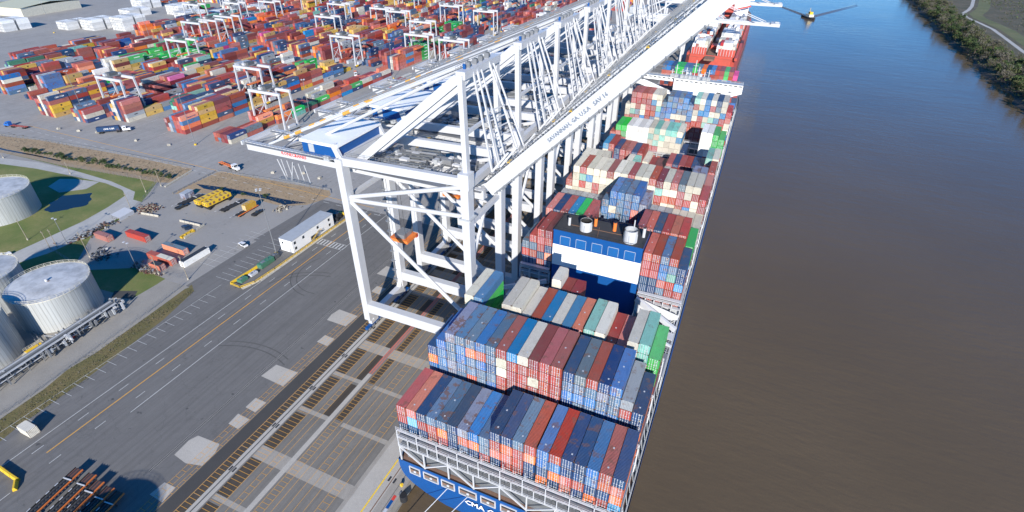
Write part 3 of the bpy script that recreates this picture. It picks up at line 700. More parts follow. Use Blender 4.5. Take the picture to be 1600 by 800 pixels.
for it in ITEMS: it['a'] = parea(it) if it['label'] else 0
loose = [i for i in ITEMS if i['grp'].startswith('loose')]
rest_ = sorted((i for i in ITEMS if not i['grp'].startswith('loose')), key=lambda i: -i['a'])
chosen = loose+[i for i in rest_ if i['a'] > 0][:300-len(loose)]
ids = {id(i) for i in chosen}
seen = {}
LOGO = {'y': ('MSC', inkk, 1.3), 'N': ('CMA CGM', inkw, 1.25), 's': ('MAERSK', inkk, 1.3), 'o': ('Hapag-Lloyd', inkb, 1.2), 'k': ('EVERGREEN', inkw, 1.15), 'g': ('CMA CGM', inkw, 1.2), 'G': ('CHINA SHIPPING', inkw, 1.0), 'b': ('COSCO', inkw, 1.2), 'B': ('COSCO', inkw, 1.2), 'W': ('MAERSK', inkk, 1.2), 'M': ('ONE', inkw, 1.5)}
def slotmat(o, m, names=('container_paint',)):
    o.material_slots[0].link = 'OBJECT'; o.material_slots[0].material = m
for it in chosen:
    L = it['L']; cm = CM20 if L < 7 else CM40
    if it['rot']: root = thing('shipping_container', it['label'], 'container', (it['x']+L, it['y']+CW/2, it['z']), R(90), it['grp'])
    else: root = thing('shipping_container', it['label'], 'container', (it['x'], it['y'], it['z']), 0, it['grp'])
    sc = L/(6.06 if L < 7 else CL)
    m = PM[it['c']]
    def lk(name, me, mat=None, par=root):
        o = bpy.data.objects.new(name, me); COL.objects.link(o); o.parent = par
        if abs(sc-1) > .01: o.scale = (1, sc, 1)
        if mat: slotmat(o, mat)
        return o
    if it['rot'] and sc != 1: pass
    v = int(it['x']*7+it['z']*3) % 4; bo = lk('body', cm[0][(v+int(it['y'])) % 4], m)
    if it['door']:
        for q in (0, 1):
            dd = lk('door', cm[2][q if q == 0 else 1+v], m); rod = bpy.data.objects.new('lock_rods', cm[3][q]); COL.objects.link(rod); rod.parent = dd
    if it['grp'].endswith('yard') and it['side'] and it['c'] in LOGO:
        s_, im, sz = LOGO[it['c']]
        text(s_, sz, im, bo, frame((CW/2+.012, L*.5 if it['c'] in 'ykW' else L*.58, CH*.5), (0, 1, 0), (0, 0, 1)), .02)
for c_ in list(COL.objects):
    lb = c_.get('label', '')
    for key, mm, y0, y1 in (('long white container with dark roof', dark, .3, CL-.3), ('orange container with grey blue roof', PM['d'], .05, CL-.05), ('faded red container with a bleached roof', cream, .4, 8.2), ('short rusty open ended', dark, .5, 5.2)):
        if key in lb:
            b = MB(); b.box(-CW/2+.12, y0, CH-.03, CW/2-.12, y1, CH+.03, mm); b.build('roof_cover', c_)
# everything else: one mesh of the remaining containers
b = MB()
for it in ITEMS:
    if id(it) in ids: continue
    x, y, zz, L = it['x'], it['y'], it['z'], it['L']; m = PM[it['c']]
    b.box(x-CW/2, y, zz+.05, x+CW/2, y+L, zz+CH-.02, m, bottom=False)
    if it['grp'].endswith('ship') and it['end'] > .1 and it['door'] and y < 230:
        for xr in (-.78, -.28, .28, .78): b.box(x+xr-.045, y-.06, zz+.15, x+xr+.045, y-.01, zz+CH-.1, rodm, bottom=False)
    if it['grp'].endswith('yard') and it['side'] and it['c'] in LOGO and (y-CAM.y) < 560:
        mm = LOGO[it['c']][1]; y0, y1 = (L*.46, L*.54) if it['c'] == 'y' else (L*.34, L*.76) if it['c'] == 'k' else (L*.42, L*.60)
        if it['c'] in 'ykNgs': b.box(x+CW/2, y+y0, zz+1.1, x+CW/2+.02, y+y1, zz+(2.0 if it['c'] == 'y' else 1.65), mm, bottom=False)
tag(b.build('stacked_containers'), 'distant and hidden containers stacked behind the nearer ones', 'container', kind='stuff')

# ------------------------------------------------------------------ container ship alongside
ship = thing('container_ship', 'blue hulled container ship moored stern towards the viewer, stacked high', 'container ship', (25.5, 0, 0))
ox = Vector((25.5, 0, 0))
class PB(MB):
    """mesh builder in world coordinates for a thing at an offset"""
    def put(s, name, parent, off):
        s.v = [(x-off[0], y-off[1], z-off[2]) for x, y, z in s.v]; return s.build(name, parent)
DZ = 14.7
def half(t):                     # half breadth of the hull by distance from the stern
    if t < 0: return 25.6
    if t > 300: return max(0.6, 26.0*(1-((t-300)/92)**2.2))
    return 26.0
b = PB()
prof = [(DZ, 0, 1.0), (12, .0, .995), (10.4, .1, .985), (8.6, .2, .96), (6.5, .35, .89), (4.1, .6, .755), (1.7, 1.0, .56), (-1, 2.5, .34), (WL-.2, 5, .16), (WL-2, 9, .08)]   # (z, y set-back, breadth factor at stern)
sta = [-2, 6, 16, 30, 48, 70, 110, 200, 300, 320, 340, 355, 368, 378, 386, 391]
rings = []
for zz, back, fac in prof:
    ring = []
    for y in sta:
        k = min(1, max(0, (y+2)/(18+(DZ-zz)*2.6))); h = half(y)*(fac+(1-fac)*math.sin(k*math.pi/2))
        yy = max(y, -2+back) if y < 60 else y-(0 if y < 300 else (DZ-zz)*.8*(y-300)/90)
        ring.append((h, yy))
    rings.append(ring)
for (ra, pa), (rb_, pb) in zip(zip(rings, prof), zip(rings[1:], prof[1:])):
    for i in range(len(sta)-1):
        m = hullblue
        for sx in (1, -1):
            q = [(25.5+sx*ra[i][0], ra[i][1], pa[0]), (25.5+sx*ra[i+1][0], ra[i+1][1], pa[0]), (25.5+sx*rb_[i+1][0], rb_[i+1][1], pb[0]), (25.5+sx*rb_[i][0], rb_[i][1], pb[0])]
            b.face(q if sx < 0 else q[::-1], m)
    q = [(25.5-ra[0][0], ra[0][1], pa[0]), (25.5-rb_[0][0], rb_[0][1], pb[0]), (25.5+rb_[0][0], rb_[0][1], pb[0]), (25.5+ra[0][0], ra[0][1], pa[0])]
    b.face(q, m)
b.put('hull', ship, ox)
b = PB()
for i in range(len(sta)-1):
    h0, h1 = rings[0][i][0]-.3, rings[0][i+1][0]-.3
    b.face([(25.5-h0, sta[i], DZ-.3), (25.5+h0, sta[i], DZ-.3), (25.5+h1, sta[i+1], DZ-.3), (25.5-h1, sta[i+1], DZ-.3)], deckm if sta[i] < 12 else deckgrey)
b.put('main_deck', ship, ox)
# hatch coamings: the raised hold block under the cargo, with walkways each side
for (y0, y1) in ((-.6, 41.5), (82.8, 110.8), (111.2, 139.2), (139.4, 167), (174, 188.5), (202, 217), (244, 300)):
    b = PB(); b.box(1.6, y0, DZ-.2, 49.6, y1, 20.3, deckgrey, top=deckgrey)
    b.box(.8, y0+.2, 20.25, 50.4, y1-.2, BASE-.1, whitegrey, top=deckgrey); b.put('hatch_coaming', ship, ox)
b = PB()
b.box(.8, 69.9, 20.25, 10.2, 82.6, BASE-.1, whitegrey); b.box(38.0, 69.9, 20.25, 51, 82.6, BASE-.1, whitegrey)
b.put('hatch_coaming', ship, ox)
# side walkway railings and white rim on starboard
for (sx, x) in ((1, 51.25), (-1, -.25)):
    b = PB(); railing(b, [(x, 2, DZ), (x, 290, DZ)], 1.2, white, 3)
    for y in range(2, 290, 3): b.beam((x-sx*.3, y, DZ), (x-sx*1.1, y, DZ+5.2), .12, .12, whitegrey)
    b.beam((x-sx*.9, 2, DZ+5.3), (x-sx*.9, 290, DZ+5.3), .25, .15, white)
    b.beam((x-sx*.2, -1, DZ+.1), (x-sx*.2, 300, DZ+.1), .25, .2, whitegrey)
    b.put('side_railing', ship, ox)
# stern: mooring deck openings and lettering
openings = [(2.9, 5.5), (6.6, 10.3), (11.3, 14.5), (15.8, 20.0), (21.2, 24.6), (26.0, 29.6), (31, 34.6), (36, 39.6), (41, 44), (45.4, 48.2)]
for x0, x1 in openings:
    b = PB()
    b.box(x0, -2.06, 11.3, x1, -1.5, 13.5, deckm)
    b.box(x0, -2.08, 12.6, x1, -1.6, 13.5, dark)
    for q in ((x0-.15, 11.1, x1+.15, 11.35), (x0-.15, 13.45, x1+.15, 13.7), (x0-.15, 11.3, x0+.1, 13.5), (x1-.1, 11.3, x1+.15, 13.5)):
        b.box(q[0], -2.18, q[1], q[2], -1.9, q[3], white)
    b.box(x0+.3, -2.16, 11.35, x1-.2, -2.0, 11.9, galv); b.tube(((x0+x1)/2, -2.2, 12.2), ((x0+x1)/2, -1.9, 12.2), .35, rodm)
    b.put('mooring_opening', ship, ox)
text('CMA CGM', 2.3, inkw, ship, frame((22.4-25.5, -2.2, 9.0), (1, 0, 0), (0, 0, 1)), .02)
# the white stern lashing bridge and truss
b = PB()
Y0 = -1.9
for zz, t in ((25.2, .16), (22.8, .16), (19.9, .22)): b.box(.6, Y0-.12, zz-t, 50.4, Y0+.16, zz, white)
b.box(.6, Y0+.2, 22.5, 50.4, -.2, 22.6, galv); b.box(.6, Y0+.2, 19.5, 50.4, -.2, 19.6, galv)
for i in range(21):
    x = .7+i*2.505; b.box(x-.09, Y0-.08, 19.8, x+.09, Y0+.12, 25.2 if i % 2 == 0 else 22.8, white)
    if i % 2 == 0: b.box(x-.08, -.45, 19.8, x+.08, -.25, 25.2, white)
    if i < 20: b.box(x+.45, -.6, 20.0, x+2.0, -.35, 21.2, darkm); b.box(x+.5, -.55, 22.7, x+2.0, -.35, 23.7, deckgrey); b.box(x+.7, -.75, 20.0, x+1.1, -.62, 20.9, galv)
for i in range(9):
    x = .8+i*6.2; b.box(x-.15, Y0-.1, DZ-.3, x+.15, Y0+.2, 19.7, white)
    if i < 8:
        a, c = ((x, 19.6), (x+6.2, 15.2)) if i % 2 == 0 else ((x, 15.2), (x+6.2, 19.6))
        b.beam((a[0], Y0-.05, a[1]), (c[0], Y0-.05, c[1]), .28, .28, white)
railing(b, [(.6, Y0-.1, 25.2), (50.4, Y0-.1, 25.2)], 1.0, white, 2.5); railing(b, [(.6, Y0-.1, 22.8), (50.4, Y0-.1, 22.8)], .9, white, 2.5)
railing(b, [(.6, Y0-.1, 19.9), (50.4, Y0-.1, 19.9)], .9, white, 2.5)
b.put('stern_lashing_bridge', ship, ox)
b = PB()
for i, (x, y) in enumerate(((8, 3), (13, 1.5), (20, 3), (30, 2), (38, 3), (45, 2))):
    b.box(x-1.6, y-1.2+.4, DZ-.3, x+1.4, y+.6, DZ+1.1, cream); b.tube((x-1, y-1, DZ+1), (x+1, y-1, DZ+1), .8, galv, 10)
b.put('mooring_winches', ship, ox)
# lashing bridges between the bays
def lash(y, x0, x1, z0=20.2, zt=28.5):
    b = PB(); n = max(1, int((x1-x0)/2.505))
    for k in range(n+1):
        x = x0+k*(x1-x0)/n; b.box(x-.12, y, z0, x+.12, y+.3, zt, white); b.box(x-.12, y+.9, z0, x+.12, y+1.2, zt, white)
    for zz in (BASE+.2, BASE+2.9, zt): b.box(x0, y, zz-.14, x1, y+1.2, zz, white)
    railing(b, [(x0, y, zt), (x1, y, zt)], 1, white, 2.5); return b.put('lashing_bridge', ship, ox)
lash(12.5, .5, 50.6, zt=28.0); lash(26.6, .5, 50.6); lash(40.6, .5, 50.6, zt=27.5); lash(68.4, .3, 10.2, zt=24.5); lash(68.4, 38.2, 51, zt=24.5)
for y in (82.6, 96.7, 110.8, 124.9, 139.0, 153.0, 188.5, 216.8, 244.5): lash(y, .5, 50.8, zt=28.5)
lash(174.3, .5, 50.8, zt=26.5)
# open structure each side between the third bay and the casing
b = PB()
for (xa, xb) in ((0, 10.5), (38.3, 51)):
    for y in (44, 50, 56, 62, 67.5):
        b.box(xa, y, DZ, xb, y+.3, DZ+.3+4.5, white if y in (56, 62) else whitegrey)
    for k in range(8):
        x = xa+(xb-xa)*k/7; b.box(x-.1, 43, DZ, x+.1, 68, DZ+5.2, white if k % 2 else whitegrey)
    b.box(xa, 43, DZ+5.2, xb, 52, DZ+5.4, galv); b.box(xa, 58, DZ+5.2, xb, 61, DZ+5.4, white)
for k in range(6): b.box(38.6, 52.6+k*.9, DZ+5.3, 51, 52.9+k*.9, DZ+5.5, deckgrey if k % 2 else galv)
b.box(2.0, 42.0, DZ, 49.6, 54, 20.0, deckgrey)
b.put('engine_room_deck', ship, ox)
b = PB()   # slanting white wing beams beside the casing
b.face([(38.2, 67, 25), (38.2, 67, 15), (40, 67, 15), (51, 67, 20.5), (51, 67, 22)], white)
b.beam((38.3, 66.6, 24.6), (51.2, 62, 20.6), .8, 1.6, white); b.put('wing_brace', ship, ox); b = PB(); b.beam((38.3, 58, 24), (51.2, 55, 20), .6, 1.0, white); b.beam((10.3, 66.6, 22.6), (-2.5, 60, 20.6), .8, 1.4, white)
b.beam((10.3, 60, 20.6), (5, 66, 22), .6, .8, white)
b.put('wing_brace', ship, ox)
# the engine casing with its funnels
cas = PB(); X0, X1, Y1, Y2, ZR = 10.8, 37.6, 69.3, 80.2, 40.1
cas.box(X0, Y1, DZ, X1, Y2, ZR, bluep, top=roofdark)
cas.box(X0-.03, Y1-.03, 27.8, X1+.03, Y2, 35.2, housewhite)
cas.box(X0-.1, Y1-.1, ZR-.25, X1+.1, Y1+.1, ZR+.15, bluep)
casing = cas.put('engine_casing', ship, ox)
for k in range(5):
    b = PB(); x = X0+2.3+k*4.9; b.box(x, Y1-.07, 35.6, x+3.0, Y1-.02, 38.4, plain('vent_blue', (.010, .11, .33), .5) if k == 0 else bpy.data.materials['vent_blue'])
    for j in range(6): b.box(x+.05, Y1-.11, 35.75+j*.45, x+2.95, Y1-.06, 35.85+j*.45, bpy.data.materials['vent_blue'])
    b.box(x-.08, Y1-.1, 35.5, x, Y1-.03, 38.5, rodm); b.box(x+3.0, Y1-.1, 35.5, x+3.08, Y1-.03, 38.5, rodm); b.box(x-.08, Y1-.1, 38.4, x+3.08, Y1-.03, 38.5, rodm)
    b.put('vent_grille', casing, (0, 0, 0))
for o in casing.children: o.location = (-25.5, 0, 0)
def funnel(x, y, r, h, m, mt):
    b = PB(); n = 20
    b.tube((x, y, ZR), (x, y, ZR+h), r, m, n, caps=False); b.tube((x, y, ZR+h), (x, y, ZR+h-1.2), r*.9, mt, n, caps=False)
    for (xa, ya) in [(x+r*math.cos(t), y+r*math.sin(t)) for t in [k*math.pi/2 for k in range(4)]]: b.box(xa-.12, ya-.12, ZR, xa+.12, ya+.12, ZR+h*.7, whitegrey)
    b.face([(x+r*.9*math.cos(2*math.pi*k/n), y+r*.9*math.sin(2*math.pi*k/n), ZR+h-1.2) for k in range(n)], mt)
    return b.put('funnel', ship, ox)
funnel(19.6, 73.0, 1.75, 3.2, white, black); funnel(33.2, 72.0, 1.9, 4.0, white, whitegrey)
for (x, y, r, h, m) in ((14.2, 73.8, .42, 2.6, white), (21.6, 76.5, .5, 2.6, orange), (27.6, 76.0, .55, 2.8, orange), (30.4, 75.8, .45, 2.2, dark), (36.3, 76.0, .45, 3.0, white), (33.0, 77.5, .18, 4.2, white)):
    b = PB(); b.tube((x, y, ZR), (x, y, ZR+h), r, m, 10); b.tube((x, y, ZR+h), (x, y, ZR+h+.1), r*.8, dark, 10); b.put('vent_pipe', ship, ox)
b = PB()
railing(b, [(X0, Y1, ZR), (X1, Y1, ZR), (X1, Y2, ZR), (X0, Y2, ZR), (X0, Y1, ZR)], 1.0, dark, 1.6); b.beam((X0+4, 74, ZR+.1), (X1-5, 74.4, ZR+.1), .2, .12, cast); b.beam((23, 76, ZR+.1), (24, 70, ZR+.1), .2, .12, cast)
b.put('roof_railing', ship, ox)
# the bridge house amidships
b = PB(); yb = 226
b.box(19.0, yb, 18, 33.0, yb+9, 46.9, housewhite, top=whitegrey); b.box(14, yb+2, 18, 20, yb+10, 34, housewhite); b.box(33, yb+1.4, 18, 46, yb+9, 43, housewhite)
bridge = b.put('bridge_house', ship, ox)
b = PB(); b.box(-.8, yb+2.2, 44.6, 18.98, yb+6, 46.6, housewhite, top=whitegrey); b.put('bridge_wing', ship, ox); b = PB(); b.box(33.02, yb+1.2, 43.2, 52.2, yb+6, 46.6, housewhite, top=whitegrey)
for sx, xa, xb in ((-1, 20, -.6), (1, 36, 52)): b.beam((xa, yb+2, 37), (xb, yb+2, 43.4), 1.0, 2.0, housewhite); b.beam((xa, yb+5.4, 37), (xb, yb+5.4, 43.4), .8, 1.6, housewhite)
b.put('bridge_wing', ship, ox)
b = PB()
for i in range(22): x = 1.0+i*2.35; yy_ = yb+(2.12 if x < 18 else -.06 if x < 32 else 1.12); b.box(x, yy_, 45.7, x+1.5, yy_+.05, 46.3, darkm)
b.put('bridge_windows', ship, ox)
b = PB()
for zz in (22, 25, 28, 31, 34):
    for i in range(5): b.box(35+i*1.6, yb+1.3, zz, 35.9+i*1.6, yb+1.38, zz+1.1, glass)
b.box(40.5, yb+1.3, 38.6, 42.6, yb+1.38, 42.0, dark)
b.put('cabin_windows', ship, ox)
b = PB()
for (x, h) in ((22, 4), (24, 5), (26, 3), (28, 9), (30, 6), (33, 3.5), (35, 5), (17, 3.5), (19, 6)):
    b.tube((x, yb+4, 46.8), (x, yb+4, 46.8+h), .22, white, 6); b.beam((x-1.2, yb+4, 46.8+h*.7), (x+1.2, yb+4, 46.8+h*.7), .15, .15, white)
    b.box(x-.6, yb+2, 46.8, x+1.2, yb+4.4, 48.2, whitegrey)
b.tube((24, yb+6, 48), (24, yb+6, 49.2), .8, white, 10); b.tube((31, yb+4, 48), (31, yb+4, 49.4), .9, white, 10); railing(b, [(0, yb+1, 47.4), (52, yb+1, 47.4)], 1, white, 2)
b.put('radar_mast', ship, ox)
# lines from the stern to the quay
for i, (p, q) in enumerate((((12.9, -2.3, 11.6), (-.5, -26, .4)), ((18.0, -2.3, 11.6), (4-4.6, -36, .4)))):
    b = MB(); P0, P1 = Vector(p), Vector(q); pts = [P0.lerp(P1, t/10)-Vector((0, 0, 1.2*math.sin(math.pi*t/10))) for t in range(11)]
    b.path(pts, .09, rodm, 5)
    tag(b.build('mooring_line'), 'pale mooring rope from the %s stern opening down to the quay' % ('third' if i == 0 else 'fourth'), 'mooring rope', 'mooring ropes at the stern')
# fenders on the quay face, bollards on the edge
fm = MB(); fm.tube((0, 0, -1.6), (0, 0, .5), .85, black, 14)
for k in range(5): fm.tube((0, 0, -1.5+k*.45), (0, 0, -1.35+k*.45), .95, dark, 14)
f0 = thing('fender', 'black rubber fender on the quay face by the ship stern', 'fender', (QE+.75, -2.2, -.3), 0, 'fenders along the quay face')
fm.build('rubber_body', f0); fb = MB(); fb.box(-1.1, -.5, -1.2, -.8, .5, .6, galv); fb.build('bracket', f0)
bo = thing('bollard', 'yellow topped mooring bollard beside the stern fender', 'bollard', (-2.2, -.2, .04), 0, 'bollards on the quay edge')
bm = MB(); bm.tube((0, 0, 0), (0, 0, .55), .3, yellow, 10, .26); bm.build('post', bo); bm = MB(); bm.tube((-.1, 0, .55), (.25, 0, .8), .42, yellow, 10, .36); bm.build('cap', bo)

# ------------------------------------------------------------------ the red ship beyond
red = thing('red_container_ship', 'red hulled container ship with white cargo, moored ahead of the blue one', 'container ship', (18, 430, 0))
ro = (18, 430, 0)
b = PB(); outline = [(-3, 462), (-1, 446), (2, 441), (36, 441), (39, 446), (41, 462), (41, 640), (38, 690), (30, 730), (19, 752), (8, 730), (0, 690), (-3, 640)]
b.prism(outline, WL-1, 10.5, hullred, deckm); b.put('hull', red, ro)
b = PB(); b.box(2, 442, 10.5, 37, 443, 12.5, hullred); b.box(-1, 446, 10.5, 1, 700, 12.5, hullred); b.box(38.6, 440, 10.5, 40.8, 640, 12.5, hullred)
b.put('bulwark', red, ro)
for y in (450, 480, 510, 540, 570):
    for x0, x1 in ((2, 14.5), (24, 38)):
        b = PB(); b.box(x0, y-2, 10.6, x1, y-1, 17, hullred); 
        for k in range(6): b.box(x0+k*(x1-x0)/6, y-2.1, 11, x0+.3+k*(x1-x0)/6, y-.9, 18, white)
        b.box(x0, y, 10.6, x1, y+24, 14, deckm); b.put('cargo_hold', red, ro)
b = PB(); b.box(15, 430, 10.6, 23, 600, 12, deckm); b.box(16, 470, 12, 22, 480, 15, hullred); b.box(17, 500, 12, 21, 512, 14, whitegrey); b.put('centre_walkway', red, ro)
b = PB(); b.box(4, 612, 10.5, 36, 624, 34, housewhite); b.box(-1, 614, 34, 40, 620, 37, housewhite); bh = b.put('bridge_house', red, ro)
b = PB()
for i in range(14): b.box(0+i*2.8, 613.8, 35, 2.1+i*2.8, 613.95, 36.2, glass)
b.put('bridge_windows', red, ro)
b = PB(); b.box(14, 596, 10.5, 22, 606, 32, hullred); b.put('funnel', red, ro)
b = PB(); b.beam((22, 604, 26), (38, 606, 30), 1.2, 1.2, redp); b.beam((16, 560, 10), (16, 562, 24), 1.2, 1.2, redp); b.beam((22, 545, 14), (22, 545, 24), 1.5, 1.5, redp); b.beam((14, 545, 24), (30, 547, 24), 1.5, 2.5, redp); b.put('deck_crane', red, ro)
b = MB(); rw = random.Random(3)
for y in (449, 478, 507, 536, 566):
    for x0, n in ((2.2, 5), (22.3, 6)):
        for i in range(n):
            for half_ in (0, 12.3):
                h = rw.choice((3, 4, 4)) if y > 455 else rw.choice((2, 3, 3))
                for k in range(h):
                    m = PM[rw.choice('WWWWWWwsr')]; x = x0+i*2.5
                    b.box(x, y+half_, 14.1+k*TH, x+2.4, y+half_+CL, 14.0+(k+1)*TH, m, bottom=False)
tag(b.build('white_container_stacks'), 'mostly white containers stacked on the distant red ship', 'container', kind='stuff')

yorange = plain('faded_orange', (.62, .33, .06), .6, dirt=.2)
# ------------------------------------------------------------------ ship to shore cranes
XL, XW = -44.8, -5.4
c0 = thing('gantry_crane', 'nearest white ship to shore gantry crane, boom raised over the blue ship', 'crane', (-25, 56, 0), 0, 'ship to shore gantry cranes on the quay')
def cb(): return PB()
co = (-25, 0, 0)
for x in (XL, XW):
    for y in (-10, 10):
        b = cb(); lean = 0
        b.beam((x, y, 4.4), (x, y, 62.2), 2.2, 2.6, white, 2.2, 3.0)
        if x == XL: b.face([(x-1.2, y-.5, 62), (x+1.2, y-.5, 62), (x-1.5, y-.5, 66.0), (x-2.3, y-.5, 66)], white); b.beam((x-.2, y, 62), (x-1.9, y, 66), .9, 1.6, white)
        else:
            b.box(x-1.5, y-1.8, 61.2, x+1.5, y+1.4, 65.4, white); b.box(x-1.7, y-1.9, 52.2, x+1.7, y+1.9, 52.6, whitegrey)
        b.beam((x, y, 7.5), (x, y+(-2.4 if y < 0 else 2.4)*-1, 3.6), 1.6, 2.6, white)
        b.put('leg', c0, co)
for y in (-10, 10):
    b = cb(); b.box(XL+.9, y-1.15, 7.9, XW-.9, y+1.15, 11.4, white)
    for s in (1,): b.beam((XL+.6, y, 8.4), (XL+3.2, y, 9.4), 1.3, 1.6, white)
    b.put('portal_beam', c0, co)
    b = cb(); b.beam((XL, y, 61.4), (XW, y, 62.6), 1.5, 2.3, white); railing(b, [(XL+1, y+1, 62.6), (XW-2, y+1, 63.8)], 1, galv, 2); b.put('upper_beam', c0, co)
    for (p, q) in (((XL+.8, y, 50.2), (XW-1, y, 61)), ((XL+.8, y, 49.4), (XW-1, y, 52.4)), ((XL+.8, y, 48.8), (XW-1, y, 17)), ((XW-1, y, 51), (XL+22, y, 11.6))):
        if q[0] == XL+22: continue
        b = cb(); b.tube(p, q, .62, white, 10); b.put('brace', c0, co)
for x in (XL, XW):
    b = cb(); b.box(x-1.0, -9.2, 3.4, x+1.0, 9.2, 5.6, white); b.put('sill_beam', c0, co)
    b = cb(); b.box(x-.8, -9, 60.4, x+.8, 9, 62.4, white); b.put('cross_beam', c0, co); b = cb(); b.beam((x, -9.4, 50), (x, 9.4, 50), 1.2, 1.2, white); b.beam((x, -9.4, 36), (x, 0, 50), .7, .7, white) if x == XW else None; b.put('cross_beam', c0, co)
    for ys in (-1, 1):
        b = cb(); yy = ys*8.4
        b.beam((x, yy, 3.3), (x, yy, 2.0), 1.4, 3.6, white); b.box(x-.5, yy-4.2, 1.1, x+.5, yy+4.2, 1.9, bluep)
        for k in range(8): b.tube((x-.35, yy-3.7+k*1.05, .5), (x+.35, yy-3.7+k*1.05, .5), .42, darkm, 10)
        for k in range(4): b.box(x-.75, yy-3.6+k*2.1, .6, x+.75, yy-2.5+k*2.1, 1.3, galv)
        b.put('bogie', c0, co)
# trolley girders and backreach
for y in (-5.5, 5.5):
    b = cb(); b.box(-85, y-.75, 56.4, -2.6, y+.75, 59.0, white); railing(b, [(-85, y-1.2, 58.9), (-46, y-1.2, 58.9)], 1.1, galv, 1.5); b.box(-85, y-1.7, 58.7, -3, y-.75, 58.85, galv)
    g = b.put('trolley_girder', c0, co)
    if y < 0: text('KONECRANES', 1.5, inkr, g, frame((-66.2+25, y-.78, 57.7), (1, 0, 0), (0, 0, 1)), .03)
b = cb()
for x in (-84.5, -72, -60, -30, -16, -4): b.box(x-.5, -4.7, 56.8, x+.5, 4.7, 58.6, white)
for k in range(14): x = -83+k*5.9; b.beam((x, -4.7, 58.75), (x+2.9, 4.7, 58.75), .25, .2, galv); b.beam((x+2.9, 4.7, 58.75), (x+5.8, -4.7, 58.75), .25, .2, galv)
b.put('girder_ties', c0, co)
b = cb(); b.box(-58, -9.8, 61.4, -45.6, 9.9, 65.0, bluep)
b.box(-58.5, -10.3, 65.0, -45.2, 10.3, 65.8, housewhite); b.box(-58.03, -9.95, 61.6, -56, -9.82, 64.9, bluep)
b.box(-55.9, -9.9, 62.2, -54.0, -9.81, 64.6, whitegrey); b.box(-50.6, -10.6, 60.6, -48.6, -9.81, 62.0, whitegrey)
b.box(-59, -10.2, 61.1, -45, 10.2, 61.4, whitegrey)
b.put('machinery_house', c0, co)
b = cb(); railing(b, [(-58.6, -11.2, 61.4), (-45, -11.2, 61.4), (-45-.1+1.4, 10.6, 61.4)], 1.1, galv, 1); b.put('walkway_railing', c0, co); b = cb(); b.box(-85.6, -7.6, 58.4, -85.02, 7.6, 59.6, white); b.put('end_beam', c0, co); b = cb()
for k in range(5):                                          # zig-zag stairs under the backreach
    b.beam((-71+k*2.2, -7, 56-k*.1), (-70+k*2.2, -7, 50), .16, .16, white)
b.beam((-72, -7.5, 56), (-70, -7.5, 49.6), .2, .2, white); b.beam((-66, -7.5, 56), (-68, -7.5, 49.6), .2, .2, white); b.box(-73, -8, 49.5, -61, -6.2, 49.7, galv)
railing(b, [(-73, -8, 49.7), (-61, -8, 49.7)], 1.1, galv, 1)
b.put('access_stairs', c0, co)
b = cb()   # machinery on the girder between the legs
rm = random.Random(5)
for k in range(46):
    x = rm.uniform(-42, -8); y = rm.uniform(-8.5, 8.5); h = rm.uniform(.4, 1.7); b.box(x, y, 59.1, x+rm.uniform(.6, 3), y+rm.uniform(.3, 1.6), 59.1+h, rm.choice((galv, darkm, whitegrey, white, galv)))
for k in range(9): y = -8+k*2; b.tube((-34, y, 60.2), (-24, y+.8, 60.4), .35, rm.choice((darkm, galv)), 8)
b.box(-44, -9, 59.0, -6, -6.6, 59.12, galv); b.box(-44, 6.6, 59.0, -6, 9, 59.12, galv)
for k in range(12): b.beam((-42+k*3, -6.6, 59.4), (-40.5+k*3, 6.6, 59.2), .22, .3, galv)
b.put('rope_gear', c0, co)
# A frame
for y in (-9.6, 9.6):
    b = cb(); b.beam((XW, y, 62), (XW-.6, y*.97, 89.0), 1.25, 1.7, white); b.put('mast', c0, co)
    b = cb(); b.beam((XL+1.2, y*.72, 58.6), (XW-1.4, y*.93, 88.2), 1.7, 2.2, white); b.put('back_strut', c0, co)
b = cb(); b.box(XW-1.8, -9.6, 88.0, XW+.6, 9.6, 89.8, white)
for y in (-5, -1.5, 1.5, 5): b.tube((XW-.8, y-.2, 90.5), (XW-.8, y+.2, 90.5), .65, darkm, 12); b.box(XW-1.4, y-.7, 89.8, XW-.2, y-.5, 91.0, galv)
b.box(XW-1.2, -7.2, 89.8, XW-.6, -6.7, 90.9, bluep); railing(b, [(XW-1.8, -9.6, 89.8), (XW-1.8, 9.6, 89.8)], 1, galv, 1.2)
b.put('apex_platform', c0, co)
b = cb(); b.beam((XW-.3, -9.6, 75), (XW-.3, 9.6, 75), .8, .8, white); b.put('mast_tie', c0, co)
for y in (-5.5, 5.5):
    b = cb(); b.tube((-76, y, 59.4), (-6.4, y*.9, 90.6), .38, white, 8)
    for t in (.10, .17, .44): 
        p = Vector((-76, y, 59.4)).lerp(Vector((-6.4, y*.9, 90.6)), t); q = Vector((-76, y, 59.4)).lerp(Vector((-6.4, y*.9, 90.6)), t+.035); b.tube(p, q, .5, yorange, 8)
    b.tube((-80, y+.8, 59.4), (-6.4, y*.9+.5, 91.4), .16, galv, 5); b.tube((-60, y+1.4, 62.4), (-6.8, y*.9+.9, 90.0), .45, white, 7)
    b.put('backstay', c0, co)
